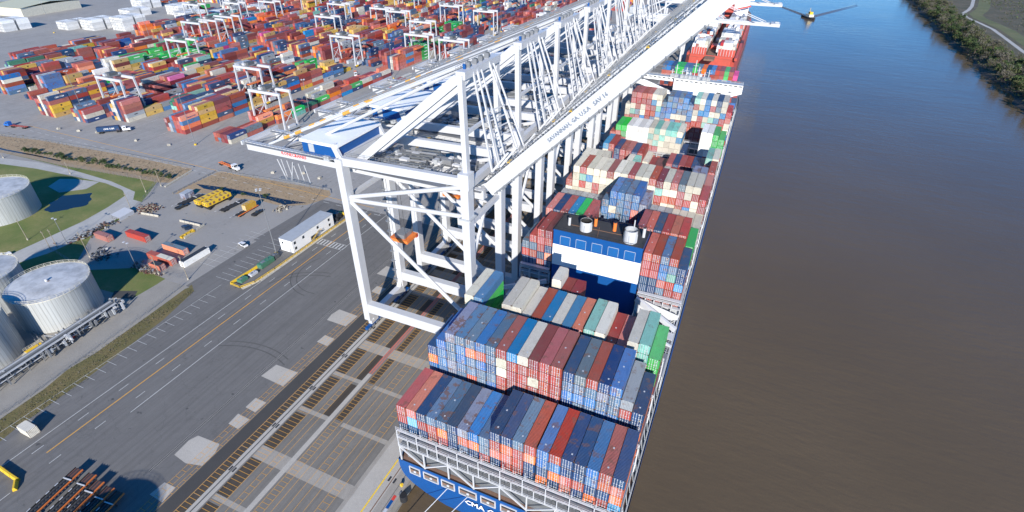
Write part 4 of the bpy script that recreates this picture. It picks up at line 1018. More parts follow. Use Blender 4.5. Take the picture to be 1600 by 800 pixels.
def boom(raised):
    bs = []
    ca, sa = (math.cos(R(45)), math.sin(R(45))) if raised else (1, 0)
    def pt(s, y, h): return (-2.6+s*ca-h*sa, y, 58.2+s*sa+h*ca)
    B = []
    for y in (-5.6, 5.6):
        b = cb(); b.beam(pt(2, y, 0), pt(80, y, 0), 1.5, 3.5, white)
        for k in range(38): b.beam(pt(3+k*2, y+1.5, 1.9), pt(3+k*2, y+1.5, 3.0), .09, .09, galv)
        for h in (2.45, 3.0): b.beam(pt(3, y+1.5, h), pt(79, y+1.5, h), .09, .09, galv)
        b.beam(pt(3, y+1.2, 1.7), pt(79, y+1.2, 1.7), 1.0, .12, galv)
        b.beam(pt(3, y-.9, -1.75), pt(65, y-.9, -1.75), .35, .35, galv)
        for k in range(22): b.beam(pt(4+k*2.9, y-.8, -1.6), pt(4+k*2.9, y-1.3, -2.1), .3, .5, galv)
        B.append((b, 'boom_girder', y))
    b = cb()
    for k in range(14):
        s = 4+k*5.4; b.beam(pt(s, -5, .8), pt(s, 5, .8), 1.0, 1.3, white); b.beam(pt(s+.4, -4, 1.7), pt(s+5, 4, 1.7), .18, .18, galv)
        if k % 4 == 1: b.beam(pt(s+1.2, -4, 1.9), pt(s+1.2, -2, 1.9), .7, .5, yellow)
    for k in range(70): b.beam(pt(2.5+k*.9, -4.4, 1.9), pt(2.5+k*.9, -3.5, 1.9), .3, .3, (galv, darkm)[k % 2])
    b.beam(pt(2, -3.3, 1.8), pt(65, -3.3, 1.8), .5, .4, white); b.beam(pt(2, 2.2, 1.8), pt(65, 2.2, 1.8), .5, .4, white)
    B.append((b, 'boom_ties', 0))
    b = cb()
    b.beam(pt(69, -5.6, 1.4), pt(67.5, -5.6, 6.2), .5, 2.6, white, .4, 1.2); b.beam(pt(69, 5.6, 1.4), pt(67.5, 5.6, 6.2), .5, 2.6, white, .4, 1.2); b.beam(pt(67.6, -5.6, 6.0), pt(67.6, 5.6, 6.0), .3, .3, white)
    B.append((b, 'stay_bracket', 0))
    return B, pt
for b, nme, y in boom(True)[0]:
    o = b.put(nme, c0, co)
    if nme == 'boom_girder' and y < 0: g = o
pt = boom(True)[1]
p = Vector(pt(33.6, -5.6, 0))
text('SAVANNAH, GA. U.S.A   SAV 16', 1.3, inkg, g, frame((p.x+25-.1, -5.6-.80, p.z), (1, 0, 1), (-1, 0, 1)), .04)
b = cb()
for y, dx in ((-6.5, 0), (-4.2, 1.2), (4.0, 2.8)):
    b.beam((XW+.3, y*.8, 89.6), (XW+5.6+dx, y, 65.2+dx*.5), .38, .5, white); b.beam((XW+1.4, y*.8+.5, 89.0), (XW+7.2+dx, y+.4, 66.4+dx*.5), .3, .4, white)
    b.beam((XW+5.6+dx, y, 65.2+dx*.5), (XW+10+dx, y, 71+dx*.6), .4, .5, white)
for k in range(6): zz = 68+k*2.2; b.beam((XW+5-k*.45, -4, zz), (XW+6.6-k*.45, 4, zz), .25, .25, white)
b.put('forestays', c0, co)
b = cb(); b.box(-37.5, -3, 33.2, -31, 3, 34.2, orange); b.box(-36, -2.2, 34.2, -32.5, 2, 35.6, galv); b.box(-37.6, 2.2, 32.8, -31, 3.2, 34, redp)
for (x, y) in ((-36.5, -2), (-32, -2), (-36.5, 2), (-32, 2)): b.beam((x, y, 34), (x, y*1.2, 57), .07, .07, dark)
b.put('spreader', c0, co)
b = cb(); b.tube((XW-1.6, -6, 13), (XW-1.1, -6, 13), 2.6, redp, 20)
for k in range(10): t = k*math.pi/5; b.beam((XW-1.7, -6, 13), (XW-1.7, -6+2.5*math.cos(t), 13+2.5*math.sin(t)), .14, .2, white)
b.put('cable_reel', c0, co)
b = cb()
for k in range(11):                                          # ladder tower hoops on the landside leg
    zz = 8+k*4; b.tube((XL-1.5, 8.6, zz), (XL-1.5, 8.6, zz+.2), .9, galv, 8)
b.beam((XL-1.5, 8.6, 6), (XL-1.5, 8.6, 58), .3, .3, galv)
b.put('ladder_tower', c0, co)
lbl = ['second', 'third', 'fourth', 'fifth', 'sixth', 'seventh', 'eighth']
for i, y in enumerate((89, 121.5, 153.5, 185.5, 218, 251)):
    c = dup(c0, (-25, y, 0), label='%s gantry crane from the near end, boom raised, behind the nearest crane' % lbl[i])
    for o in list(c.children):
        if o.name.startswith('stay_bracket') or (o.name.startswith('spreader') and i not in (0, 2, 3)): bpy.data.objects.remove(o); continue
        for k in list(o.children):
            if 'lettering' in k.name and k.data == textmesh('SAVANNAH, GA. U.S.A   SAV 16', 1.3, inkg, .04): bpy.data.objects.remove(k)
# two lower cranes working the red ship
def low_crane(y, x0, zb, label):
    c = thing('low_gantry_crane', label, 'crane', (-22, y, 0), 0, 'lower gantry cranes at the red ship'); o_ = (-22, 0, 0)
    for x in (-42, -7):
        for yy in (-7, 7): b = cb(); b.beam((x, yy, 1), (x, yy, zb), 1.6, 1.8, white); b.put('leg', c, o_)
        b = cb(); b.box(x-.8, -7, 2, x+.8, 7, 4, white); b.put('sill_beam', c, o_)
    for yy in (-7, 7):
        b = cb(); b.box(-42, yy-.7, 12, -7, yy+.7, 14, white); b.box(-42, yy-.7, zb-2, -7, yy+.7, zb, white); b.put('portal_beam', c, o_)
    for yy in (-4, 4):
        b = cb(); b.box(-60, yy-.8, zb, -5, yy+.8, zb+2.8, white); b.put('trolley_girder', c, o_)
        b = cb(); b.beam((-5, yy, zb+1.4), (66, yy, zb+1.4), 1.5, 2.6, white, 1.0, 1.6); railing(b, [(-5, yy-1, zb+2.7), (64, yy-1, zb+2.7)], 1, galv, 3); b.put('boom_girder', c, o_)
        b = cb(); b.beam((-9, yy, zb+24), (56, yy, zb+3), .5, .5, white); b.beam((-9, yy, zb+24), (24, yy, zb+3), .4, .4, white); b.beam((-9, yy, zb+24), (-55, yy, zb+3), .5, .5, white); b.put('stay', c, o_)
        b = cb(); b.beam((-7, yy, zb), (-9, yy, zb+24), 1.2, 1.4, white); b.beam((-40, yy, zb), (-10, yy, zb+23), .9, 1, white); b.put('mast', c, o_)
    b = cb(); b.box(-58, -6, zb+3, -44, 6, zb+8, whitegrey); b.put('machinery_house', c, o_)
    b = cb(); b.tube((-10, -7.6, 14), (-9, -7.6, 14), 3.4, galv, 16); b.put('cable_reel', c, o_)
    b = cb(); b.box(60, -4.6, zb+.6, 67, 4.6, zb+3, white); b.box(63, -1, zb+2.5, 66, 1, zb+4, whitegrey); b.put('boom_tip', c, o_)
low_crane(462, 0, 35.6, 'white gantry crane with its boom lowered over the red ship')
low_crane(560, 0, 37.4, 'farther white gantry crane with its boom lowered beyond the other')
low_crane(700, 0, 37, 'most distant white gantry crane on the far quay')

# ------------------------------------------------------------------ yard cranes on rubber tyres
r0 = thing('yard_crane', 'white rubber tyred yard crane over the fifth block from the cranes', 'yard crane', (-326.5, 161, 0), 0, 'rubber tyred cranes in the yard')
for sx in (-1, 1):
    for y in (-4.4, 4.4):
        b = MB(); b.beam((sx*11.75, y*1.25, 1.7), (sx*11.75, y, 23.4), .75, .95, white, .8, 1.1); b.build('leg', r0)
    b = MB(); b.box(sx*11.75-.5, -6.2, 1.3, sx*11.75+.5, 6.2, 2.3, white)
    b.box(sx*12.4-.7, -3, 2.0, sx*12.4+.7, 2.5, 4.2, white); b.box(sx*12.6-.5, -5.8, .9, sx*12.6+.5, -3.4, 1.9, yellow); b.build('sill', r0)
    b = MB(); b.beam((sx*11.75, -5, 5), (sx*11.75, 4.6, 13), .3, .3, white); b.beam((sx*11.75, 5, 5), (sx*11.75, -4.6, 13), .3, .3, white); b.beam((sx*11.75, -4.8, 13), (sx*11.75, 4.8, 13), .35, .35, white); b.build('brace', r0)
    for y in (-5.6, -4.2, 4.2, 5.6): b = MB(); b.tube((sx*11.75-.35, y, .75), (sx*11.75+.35, y, .75), .75, tyre, 12); b.build('wheel', r0)
for y in (-4.4, 4.4):
    b = MB(); b.box(-12.4, y-.6, 23.0, 12.4, y+.6, 24.6, white); railing(b, [(-12, y+1, 24.5), (12, y+1, 24.5)], 1, galv, 2); b.build('girder', r0)
b = MB(); b.box(-4.5, -5, 24.7, 1.5, 5, 25.2, galv); b.box(-3.6, -3, 25.2, .6, 2.6, 27.0, darkm); b.box(-3.9, -4.6, 25.2, -1.6, -3.1, 26.6, white); b.box(-1, 2.7, 25.2, 1.2, 4.4, 26.2, whitegrey); tr = b.build('trolley', r0)
b = MB(); b.box(-5.6, -1.4, 21, -3.8, 1.2, 23.4, white, front=glass); b.build('cab', tr)
b = MB(); b.box(-1.2-1.2, -6, 12.2, -1.2+1.2, 6, 12.9, orange)
for y in (-5, 5):
    for x in (-2, -.4): b.beam((x, y*.3, 12.8), (x, y*.5, 24.6), .08, .08, dark)
b.build('spreader', r0)
def rl(i, x, y): return ['white yard crane on tyres, %s along its aisle, %s' % (a, c) for a, c in [(RA[i % len(RA)], RC[i // len(RA) % len(RC)])]][0]
RTG = [(-385.5, 257, 'over pale teal containers left of the cross road'), (-439.5, 316, 'first of three standing close together at the cross road'), (-436.5, 332, 'middle of three standing close together at the cross road'),
       (-437.5, 352, 'last of three standing close together at the cross road'), (-527, 389, 'behind the blue and orange stacks at upper left'), (-496, 416, 'beside a dark blue stack at upper left'),
       (-267, 218, 'straddling yellow containers near the front of the yard'), (-214, 180, 'nearest the blue machinery houses, orange spreader lowered'), (-273, 327, 'by the yellow stack at the cross road'),
       (-347, 394, 'in front of orange stacks in the second yard section'), (-387, 461, 'beyond the second section orange stacks'), (-327, 458, 'pair member behind the bright red stack'), (-468, 440, 'above the green stack at upper centre left'),
       (-219, 360, 'near the dark blue stacks close to the gantry cranes'), (-181, 354, 'closest to the gantry crane apexes'), (-248, 413, 'standing over red and yellow stacks'), (-268, 506, 'in the third yard section, far centre'),
       (-219, 492, 'with a yellow stack under it, far centre'), (-301, 450, 'left of the twin green containers'), (-150, 500, 'just left of the gantry boom stays'), (-360, 560, 'near the top edge, centre left'), (-410, 590, 'near the top edge above the orange stacks'),
       (-300, 600, 'near the top edge, right of centre'), (-240, 620, 'near the top edge behind red stacks'), (-560, 470, 'among white stacks at far left'), (-600, 500, 'farthest left among white stacks'), (-480, 520, 'near top edge behind the blue stack'), (-150, 640, 'near the top edge beside the cranes')]
for x, y, t in RTG:
    o = dup(r0, (x, y, 0), label='white yard crane on tyres, '+t)
r0['label'] = 'white yard crane on tyres over the red stacks at the near left'; 
r0.location = (-326.5, 160, 0)

# ------------------------------------------------------------------ tank farm
def tank(x, y, r, h, label, dome=.6, mt=None):
    t = thing('storage_tank', label, 'storage tank', (x, y, 0), 0, 'cylindrical storage tanks'); n = 56
    b = MB(); b.tube((0, 0, 0), (0, 0, h), r, tankm, n, caps=False)
    for k in (1, 2, 3): b.tube((0, 0, h*k/4), (0, 0, h*k/4+.06), r+.02, tankm, n, caps=False)
    b.build('shell', t, smooth=True)
    b = MB(); P_ = [(r*math.cos(2*math.pi*k/n), r*math.sin(2*math.pi*k/n), h) for k in range(n)]
    Q_ = [(p[0]*.5, p[1]*.5, h+dome*.72) for p in P_]
    for k in range(n):
        k2 = (k+1) % n; b.face([P_[k], P_[k2], Q_[k2], Q_[k]], tankroof); b.face([Q_[k], Q_[k2], (0, 0, h+dome)], tankroof)
    rf = b.build('roof', t)
    b = MB(); b.tube((0, 0, h+dome-.05), (0, 0, h+dome+.8), .45, white, 10); b.build('roof_vent', rf)
    b = MB(); b.beam((-2.0, -1.2, h+dome-.18), (1, .4, h+dome-.02), .7, .08, cast); b.build('rust_streak', rf)
    b = MB(); R2 = r+.05; pts = [(R2*math.cos(2*math.pi*k/40), R2*math.sin(2*math.pi*k/40), h) for k in range(41)]
    for a, c in zip(pts, pts[1:]):
        for z_ in (1.1, .55): b.beam((a[0], a[1], a[2]+z_), (c[0], c[1], c[2]+z_), .07, .07, cream)
        b.beam(a, (a[0], a[1], a[2]+1.1), .08, .08, cream)
    b.tube((0, 0, h-.15), (0, 0, h+.05), r+.25, cream, 56, caps=False); b.build('railing', t)
    b = MB(); N_ = 16
    for k in range(N_):
        a = math.pi*1.02+k/N_*.9; z_ = h*(k+.5)/N_; b.box(0, 0, 0, .01, .01, .01, galv) if 0 else None
        b.beam(((r+.1)*math.cos(a), (r+.1)*math.sin(a), z_), ((r+1.2)*math.cos(a), (r+1.2)*math.sin(a), z_), .9, .08, galv)
        a2 = a+.9/N_; b.beam(((r+1.2)*math.cos(a), (r+1.2)*math.sin(a), z_+1), ((r+1.2)*math.cos(a2), (r+1.2)*math.sin(a2), z_+1+h/N_), .07, .07, galv)
    b.build('spiral_stair', t); return t
tank(-149.3, 9.0, 12.1, 12.6, 'wide ribbed storage tank with pale roof and cream handrail, nearest the pipe rack')
tank(-247.0, 42.4, 14.0, 12.0, 'storage tank beside the green lawn and pond', .4)
tank(-147.5, -15.5, 9.6, 15.5, 'narrow dull silver storage tank cut off by the left picture edge')
tank(-176.5, 2.5, 11.0, 13.0, 'mostly hidden pale blue storage tank behind the wide one')
tank(-41.5, -79.5, 9.2, 23.0, 'tall storage silo outside the picture casting the round railed shadow')
# pipe rack
pr = thing('pipe_rack', 'long steel pipe rack carrying grey pipes past the tanks', 'pipe rack', (-131, -5, 0))
b = PB(); po = (-131, -5, 0)
A0, A1 = Vector((-128.6, -40)), Vector((-133.2, 17))
dv = (A1-A0).normalized(); nv = Vector((dv.y, -dv.x))
for k in range(14):
    p = A0.lerp(A1, k/13)
    for s_ in (-1.9, 1.9): b.beam((p.x+nv.x*s_, p.y+nv.y*s_, 0), (p.x+nv.x*s_, p.y+nv.y*s_, 3.4), .16, .16, galv)
    for z_ in (1.6, 3.2): b.beam((p.x-nv.x*2, p.y-nv.y*2, z_), (p.x+nv.x*2, p.y+nv.y*2, z_), .16, .2, galv)
b.put('support_frame', pr, po)
for k, (s_, z_, r_, m_) in enumerate(((-1.5, 3.4, .22, galv), (-.9, 3.45, .28, whitegrey), (-.2, 3.4, .2, galv), (.5, 3.45, .26, darkm), (1.2, 3.4, .18, whitegrey), (1.7, 3.4, .14, white), (-1.2, 1.8, .3, darkm), (-.3, 1.85, .3, galv), (.7, 1.8, .25, darkm), (1.5, 1.8, .15, white))):
    b = PB(); b.tube((A0.x+nv.x*s_, A0.y+nv.y*s_, z_), (A1.x+nv.x*s_, A1.y+nv.y*s_, z_), r_, m_, 8); b.put('pipe', pr, po)
b = PB(); rp = random.Random(2)
for k in range(90):
    p = A0.lerp(A1, .32+rp.random()*.72); s_ = rp.uniform(-3.4, 3); q = Vector((p.x+nv.x*s_, p.y+nv.y*s_))
    b.box(q.x, q.y, rp.uniform(.2, 2), q.x+rp.uniform(.2, .9), q.y+rp.uniform(.2, .9), rp.uniform(2.1, 3.9), rp.choice((galv, darkm, white, whitegrey, galv)))
    if k % 3 == 0: b.beam((q.x, q.y, 1), (q.x+rp.uniform(-3, 3), q.y+rp.uniform(-3, 3), rp.uniform(.5, 3.5)), .16, .16, rp.choice((white, galv)))
b.put('valves', pr, po)
b = MB(); b.box(-1.3, -1.9, 2.7, 1.3, 1.9, 2.85, white)
for sx in (-1.1, 1.1):
    for sy in (-1.7, 1.7): b.beam((sx, sy, 0), (sx, sy, 2.7), .12, .12, galv)
b.box(-.5, -.8, 0, .4, .4, 1.6, redp); ks = b.build('valve_shelter', None, (-132.2, 1.6, 0)); tag(ks, 'small open shelter with white roof standing over the pipe rack', 'shelter')
b = MB(); b.box(-1.2, -2.5, .9, 1.2, 2.5, 1.02, yellow); railing(b, [(-1.2, -2.5, 1), (-1.2, 2.5, 1), (1.2, 2.5, 1)], 1, cream, .8)
for k in range(5): b.box(-1.2+.1, -3.6+k*.25, .15+k*.18, 1.1, -3.35+k*.25, .2+k*.18, cream)
tag(b.build('crossover_platform', None, (-137.0, -7.2, 0)), 'yellow crossover stair platform beside the pipe rack', 'platform')
for k, (p, q) in enumerate((((-137, -6), (-146, -2)), ((-136, -5), (-145, -1)))):
    pass
b = MB(); b.path([(-131, -6, 1.2), (-137, -5, 1.2), (-146, -2.5, 1.2)], .14, galv); b.path([(-131, -7, 1.0), (-137, -6, 1.0), (-146, -3.5, 1.0)], .12, galv); tag(b.build('feed_pipes'), 'thin grey pipes running from the rack to the tanks', 'pipe')

# ------------------------------------------------------------------ fences, guard rails and barriers
def fence(name, label, cat, pts, h=2.2, step=3.0, m=galv, wires=5, group=None):
    t = thing(name, label, cat, (pts[0][0], pts[0][1], 0), 0, group); o_ = (pts[0][0], pts[0][1], 0)
    w_ = PB(); b = MB(); b.beam((0, 0, 0), (0, 0, h), .07, .07, m); pm_ = b.mesh('post')
    for a, c in zip(pts, pts[1:]):
        a = Vector(a); c = Vector(c); n = max(1, int((c-a).length/step))
        for k in range(n): p = a.lerp(c, k/n); q_ = bpy.data.objects.new('post', pm_); COL.objects.link(q_); q_.parent = t; q_.location = (p.x-o_[0], p.y-o_[1], 0)
        for k in range(1, wires+1): w_.beam((a.x, a.y, h*k/wires), (c.x, c.y, h*k/wires), .03, .03, m)
    w_.put('wires', t, o_); return t
fence('wire_fence', 'wire mesh fence between the dry bank and the access road', 'fence', [(-360, 82.5), (-330, 84), (-280.4, 86.1), (-235, 91.2), (-212.9, 94.2), (-206.2, 86), (-199, 76)])
fence('wire_fence', 'wire mesh fence round the wide tank by the scrap lot', 'fence', [(-196, 32), (-176, 29), (-160, 36), (-150, 38.5), (-134, 38.5), (-125.5, 40)])
fence('wire_fence', 'low fence along the brown verge beside the parking stalls', 'fence', [(-117.6, -60), (-117.6, -20), (-119.8, 0), (-121.2, 20), (-124, 38)], h=1.8)
def guard(label, pts):
    t = thing('guard_rail', label, 'guard rail', (pts[0][0], pts[0][1], 0), 0, 'guard rails'); o_ = (pts[0][0], pts[0][1], 0); r_ = PB(); b = MB(); b.beam((0, 0, 0), (0, 0, .8), .2, .2, woodm); pm_ = b.mesh('post')
    for a, c in zip(pts, pts[1:]):
        a = Vector(a); c = Vector(c); n = max(1, int((c-a).length/3)); r_.beam((a.x, a.y, .65), (c.x, c.y, .65), .08, .35, galv)
        for k in range(n): p = a.lerp(c, k/n); q_ = bpy.data.objects.new('post', pm_); COL.objects.link(q_); q_.parent = t; q_.location = (p.x-o_[0], p.y-o_[1], 0)
    r_.put('rail', t, o_)
guard('long guard rail between the yard road and the dry bank', [(-370, 98.8), (-359, 100.4), (-329, 105), (-283.2, 110), (-211.1, 114.6)])
guard('curved guard rail round the second dry grass patch', [(-193.9, 88.2), (-195.8, 116), (-163.2, 120.4), (-126.1, 123.4), (-123, 120.2)])
def block_row(name, label, cat, pts, n, w_, h, m, grp):
    """concrete barrier blocks laid end to end; every block is a thing"""
    o0 = None; L_ = [(Vector(b_)-Vector(a_)).length for a_, b_ in zip(pts, pts[1:])]; tot = sum(L_)
    for k in range(n):
        s_ = (k+.5)/n*tot; i = 0
        while i < len(L_)-1 and s_ > L_[i]: s_ -= L_[i]; i += 1
        a_, c_ = Vector(pts[i]), Vector(pts[i+1]); p = a_.lerp(c_, s_/L_[i]); ang = math.atan2(c_.y-a_.y, c_.x-a_.x)
        if o0 is None:
            l = tot/n*.94; b = MB(); prof_ = [(-w_/2, 0), (w_/2, 0), (w_/2, .2), (w_*.22, h), (-w_*.22, h), (-w_/2, .2)]
            b.face([(-l/2, y_, z_) for y_, z_ in prof_], m); b.face([(l/2, y_, z_) for y_, z_ in prof_][::-1], m)
            for q in range(6): a2, b2 = prof_[q], prof_[(q+1) % 6]; b.face([(-l/2, a2[0], a2[1]), (l/2, a2[0], a2[1]), (l/2, b2[0], b2[1]), (-l/2, b2[0], b2[1])][::-1], m)
            o = b.build(name); o0 = o
        else: o = o0.copy(); COL.objects.link(o)
        o.location = (p.x, p.y, .03); o.rotation_euler = (0, 0, ang); tag(o, ordw(k+1)+' '+label+' counted from the %s' % ('left' if pts[-1][0] > pts[0][0] else 'near end'), cat, grp)
block_row('concrete_barrier', 'pale barrier block in the short straight row', 'barrier', [(-189.4, 68.1), (-179.5, 69.4)], 4, .7, .9, concpost, 'barrier blocks in a straight row')
block_row('concrete_barrier', 'pale barrier block in the bent row', 'barrier', [(-167.2, 70.5), (-154.1, 71.3), (-152.4, 60.6)], 8, .7, .9, concpost, 'barrier blocks in the bent row')
block_row('yellow_barrier', 'yellow barrier block behind the generators', 'barrier', [(-108.3, 44.8), (-107.5, 57.5)], 4, .7, 1.0, yellow, 'yellow barrier blocks behind the generators')
block_row('yellow_barrier', 'yellow barrier block at bottom left', 'barrier', [(-99.2, -37.6), (-94.7, -37.8), (-91.4, -37.9), (-88.4, -40)], 4, .9, 1.1, yellow, 'yellow barrier blocks at bottom left')
block_row('concrete_barrier', 'pale curb beam at the junction', 'barrier', [(-204, 91.7), (-208.4, 111.2)], 6, .8, .7, concpost, 'curb beams at the junction')
block_row('barrier_foot', 'white foot under the yellow railing', 'barrier foot', [(-102.3, 44.2), (-100.2, 52), (-99.8, 104)], 17, 1.5, .35, concpost, 'white feet of the yellow railing')
b = MB()
pts = [(-107.9, 44.4), (-102.9, 44.1), (-100.5, 49), (-100.0, 58.7), (-99.7, 104)]
for a, c in zip(pts, pts[1:]):
    a = Vector(a); c = Vector(c)
    for z_ in (.45, 1.0): b.beam((a.x, a.y, z_), (c.x, c.y, z_), .16, .16, yellow)
    n = max(1, int((c-a).length/3))
    for k in range(n+1): p = a.lerp(c, k/n); b.beam((p.x, p.y, .2), (p.x, p.y, 1.1), .18, .18, yellow)
tag(b.build('yellow_railing'), 'long yellow pipe railing between the office and the road', 'railing')

# ------------------------------------------------------------------ the office by the apron
of = thing('office_building', 'long white two storey modular office beside the apron road', 'office', (-105, 84, 0))
b = MB(); b.box(-3.4, -12.8, 0, 3.2, 12.6, 5.6, housewhite, top=whitegrey); b.build('wall', of)
b = MB(); b.box(-3.55, -12.95, 5.6, 3.35, 12.75, 5.75, whitegrey); b.build('roof', of)
for y, z_ in ((-11.2, 3.5), (-11.2, 1.0), (-6.2, 3.5), (2.6, 3.5), (9.8, 3.5), (9.8, 1.0)):
    b = MB(); b.box(3.2, y-.55, z_, 3.26, y+.55, z_+1.2, glass); b.box(3.2, y-.65, z_+1.2, 3.3, y+.65, z_+1.3, white); b.build('window', of)
for x, z_ in ((-1.8, 3.4),): b = MB(); b.box(x-.4, -12.86, z_, x+.4, -12.8, z_+1.0, glass); b.build('window', of)
b = MB(); b.box(1.2, -12.87, 0, 2.2, -12.8, 2.1, whitegrey); b.build('door', of)
b = MB(); b.box(3.21, -2.2, .2, 3.3, 1.6, 2.0, dark)
for k in range(6): b.box(3.3, -2.6+k*.7, .1+k*.35, 4.3, -1.9+k*.7, .2+k*.35, galv)
b.box(3.2, 1.6, 2.3, 4.4, 3.4, 2.42, galv); railing(b, [(4.3, -2.6, .3), (4.3, 1.6, 2.4), (4.3, 3.4, 2.4)], 1, yellow, 1); b.build('entrance_stair', of)
# light poles
def pole(x, y, h, label, heads=4, grp='light and utility poles', base=True, lean=0):
    t = thing('light_pole' if heads else 'utility_pole', label, 'light pole' if heads else 'utility pole', (x, y, 0), 0, grp)
    b = MB(); b.tube((0, 0, 0), (lean, 0, h), .2 if h > 20 else .15, galv if heads else woodm, 8, .11); b.build('pole', t)
    if base: b = MB(); b.tube((0, 0, 0), (0, 0, .8), .3 if h < 20 else .7, concpost if h < 20 else yellow, 10); b.build('base', t)
    if heads:
        b = MB()
        for k in range(heads):
            a = k*2*math.pi/heads; b.beam((lean, 0, h), (lean+1.0*math.cos(a), 1.0*math.sin(a), h+.1), .08, .08, galv); b.box(lean+1.0*math.cos(a)-.35, math.sin(a)-.35, h, lean+math.cos(a)+.35, math.sin(a)+.35, h+.25, white)
        b.build('lamp_head', t)
    else:
        b = MB(); b.beam((-1, 0, h-.8), (1, 0, h-.8), .12, .12, woodm); b.build('crossarm', t)
pole(-107.9, 67.7, 29.3, 'tall lamp mast with four heads beside the white office')
for i, (x, y, h, hd, l) in enumerate(((-125.5, 40.2, 11, 0, 'wooden utility pole at the corner of the brown verge'), (-138.7, 38, 9, 0, 'thin utility pole before the short rusty container'), (-150, 37.2, 12, 2, 'leaning pole with a lamp in the round tank shadow'),
    (-174.9, 34.9, 12, 0, 'utility pole at the fence left of the tank shadow'), (-193.8, 37.6, 12, 2, 'pole with white lamp heads by the path bend'), (-194.3, 34, 9, 0, 'rear thin pole of three beside the path'), (-195.3, 32, 9, 0, 'middle thin pole of three beside the path'),
    (-212.1, 32.7, 10, 0, 'thin pole standing on the lawn near the large tank'), (-196.8, 68.5, 9, 0, 'thin pole by the white awning and path'), (-206.8, 91.7, 9, 0, 'pole at the corner of the dry bank'), (-207.9, 84.1, 9, 0, 'pole beside the fence corner'), (-318, 80, 9, 0, 'thin pole on the lawn before the bushes'), (-263, 82, 7, 0, 'short pole by the access road'))):
    pole(x, y, h, l, hd)
YM = [(-237.5, 138, 'at the front of the yard left of the nearest tyred crane'), (-195, 190, 'beside the blue machinery houses'), (-343, 142, 'behind the bright yellow stack at near left'), (-266, 300, 'at the cross road, centre'), (-420, 310, 'at the cross road by the teal containers'), (-520, 322, 'at upper left beside white stacks'), (-212, 306, 'on the cross road near the gantry cranes'), (-640, 300, 'near the warehouse'), (-330, 510, 'between the far yard sections'), (-210, 512, 'between far yard sections near the cranes')]
for x, y, l in YM: pole(x, y, 30, 'tall thin lamp mast '+l, 4, 'lamp masts of the container yard')

# ------------------------------------------------------------------ vehicles
def wheels(b, xs, ys, r, w_=.28):
    for y in ys:
        for x in xs: b.tube((x-w_/2, y, r), (x+w_/2, y, r), r, tyre, 12)
def car(label, x, y, rz, m, pickup=False, grp='cars and pickups'):
    t = thing('pickup_truck' if pickup else 'parked_car', label, 'pickup' if pickup else 'car', (x, y, .04), rz, grp)
    L2 = 2.9 if pickup else 2.3
    b = MB(); b.box(-.92, -L2, .35, .92, L2, .95, m); b.prism([(-.92, -L2), (.92, -L2), (.8, -L2-.15), (-.8, -L2-.15)], .4, .8, m); b.prism([(-.92, L2), (.92, L2), (.75, L2+.18), (-.75, L2+.18)], .4, .78, m)
    if pickup:
        b.box(-.92, -L2, .95, -.82, -.6, 1.2, m); b.box(.82, -L2, .95, .92, -.6, 1.2, m); b.box(-.9, -L2, .95, .9, -L2+.1, 1.2, m)
    b.build('body', t)
    y0, y1 = (-.6, 1.1) if pickup else (-1.6, .9)
    b = MB(); q = [(-.85, y0, .95), (.85, y0, .95), (.85, y1, .95), (-.85, y1, .95)]; u = [(-.7, y0+.35, 1.5), (.7, y0+.35, 1.5), (.7, y1-.6, 1.5), (-.7, y1-.6, 1.5)]
    for k in range(4): b.face([q[k], q[(k+1) % 4], u[(k+1) % 4], u[k]], glass)
    b.build('windows', t); b = MB(); b.box(-.7, y0+.33, 1.5, .7, y1-.58, 1.56, m); b.build('roof', t)
    for y_ in (-L2*.62, L2*.62):
        for x_ in (-.85, .85): b = MB(); b.tube((x_-.12, y_, .34), (x_+.12, y_, .34), .34, tyre, 12); b.build('wheel', t)
    return t
carw = plain('car_white', (.70, .70, .70), .3, dirt=.03); cark = plain('car_black', (.03, .032, .036), .3, dirt=.03); carb = plain('car_navy', (.03, .05, .09), .3, dirt=.03)
car('white saloon car parked alone on the painted stalls', -125.2, 66.9, R(78), carw)
car('dark car parked inside the bent barrier row', -159.2, 67.0, R(75), carb)
car('black pickup truck parked nose out near the orange chassis', -140.6, 90, R(4), cark, True)
car('white pickup truck on the access road at the left edge', -207, 20.5, R(-8), carw, True)
car('dark car half hidden in the tank shadow on the access road', -196, 12, R(-12), cark)
car('black pickup truck with flatbed trailer at lot edge', -177.6, 80, R(-5), cark, True)
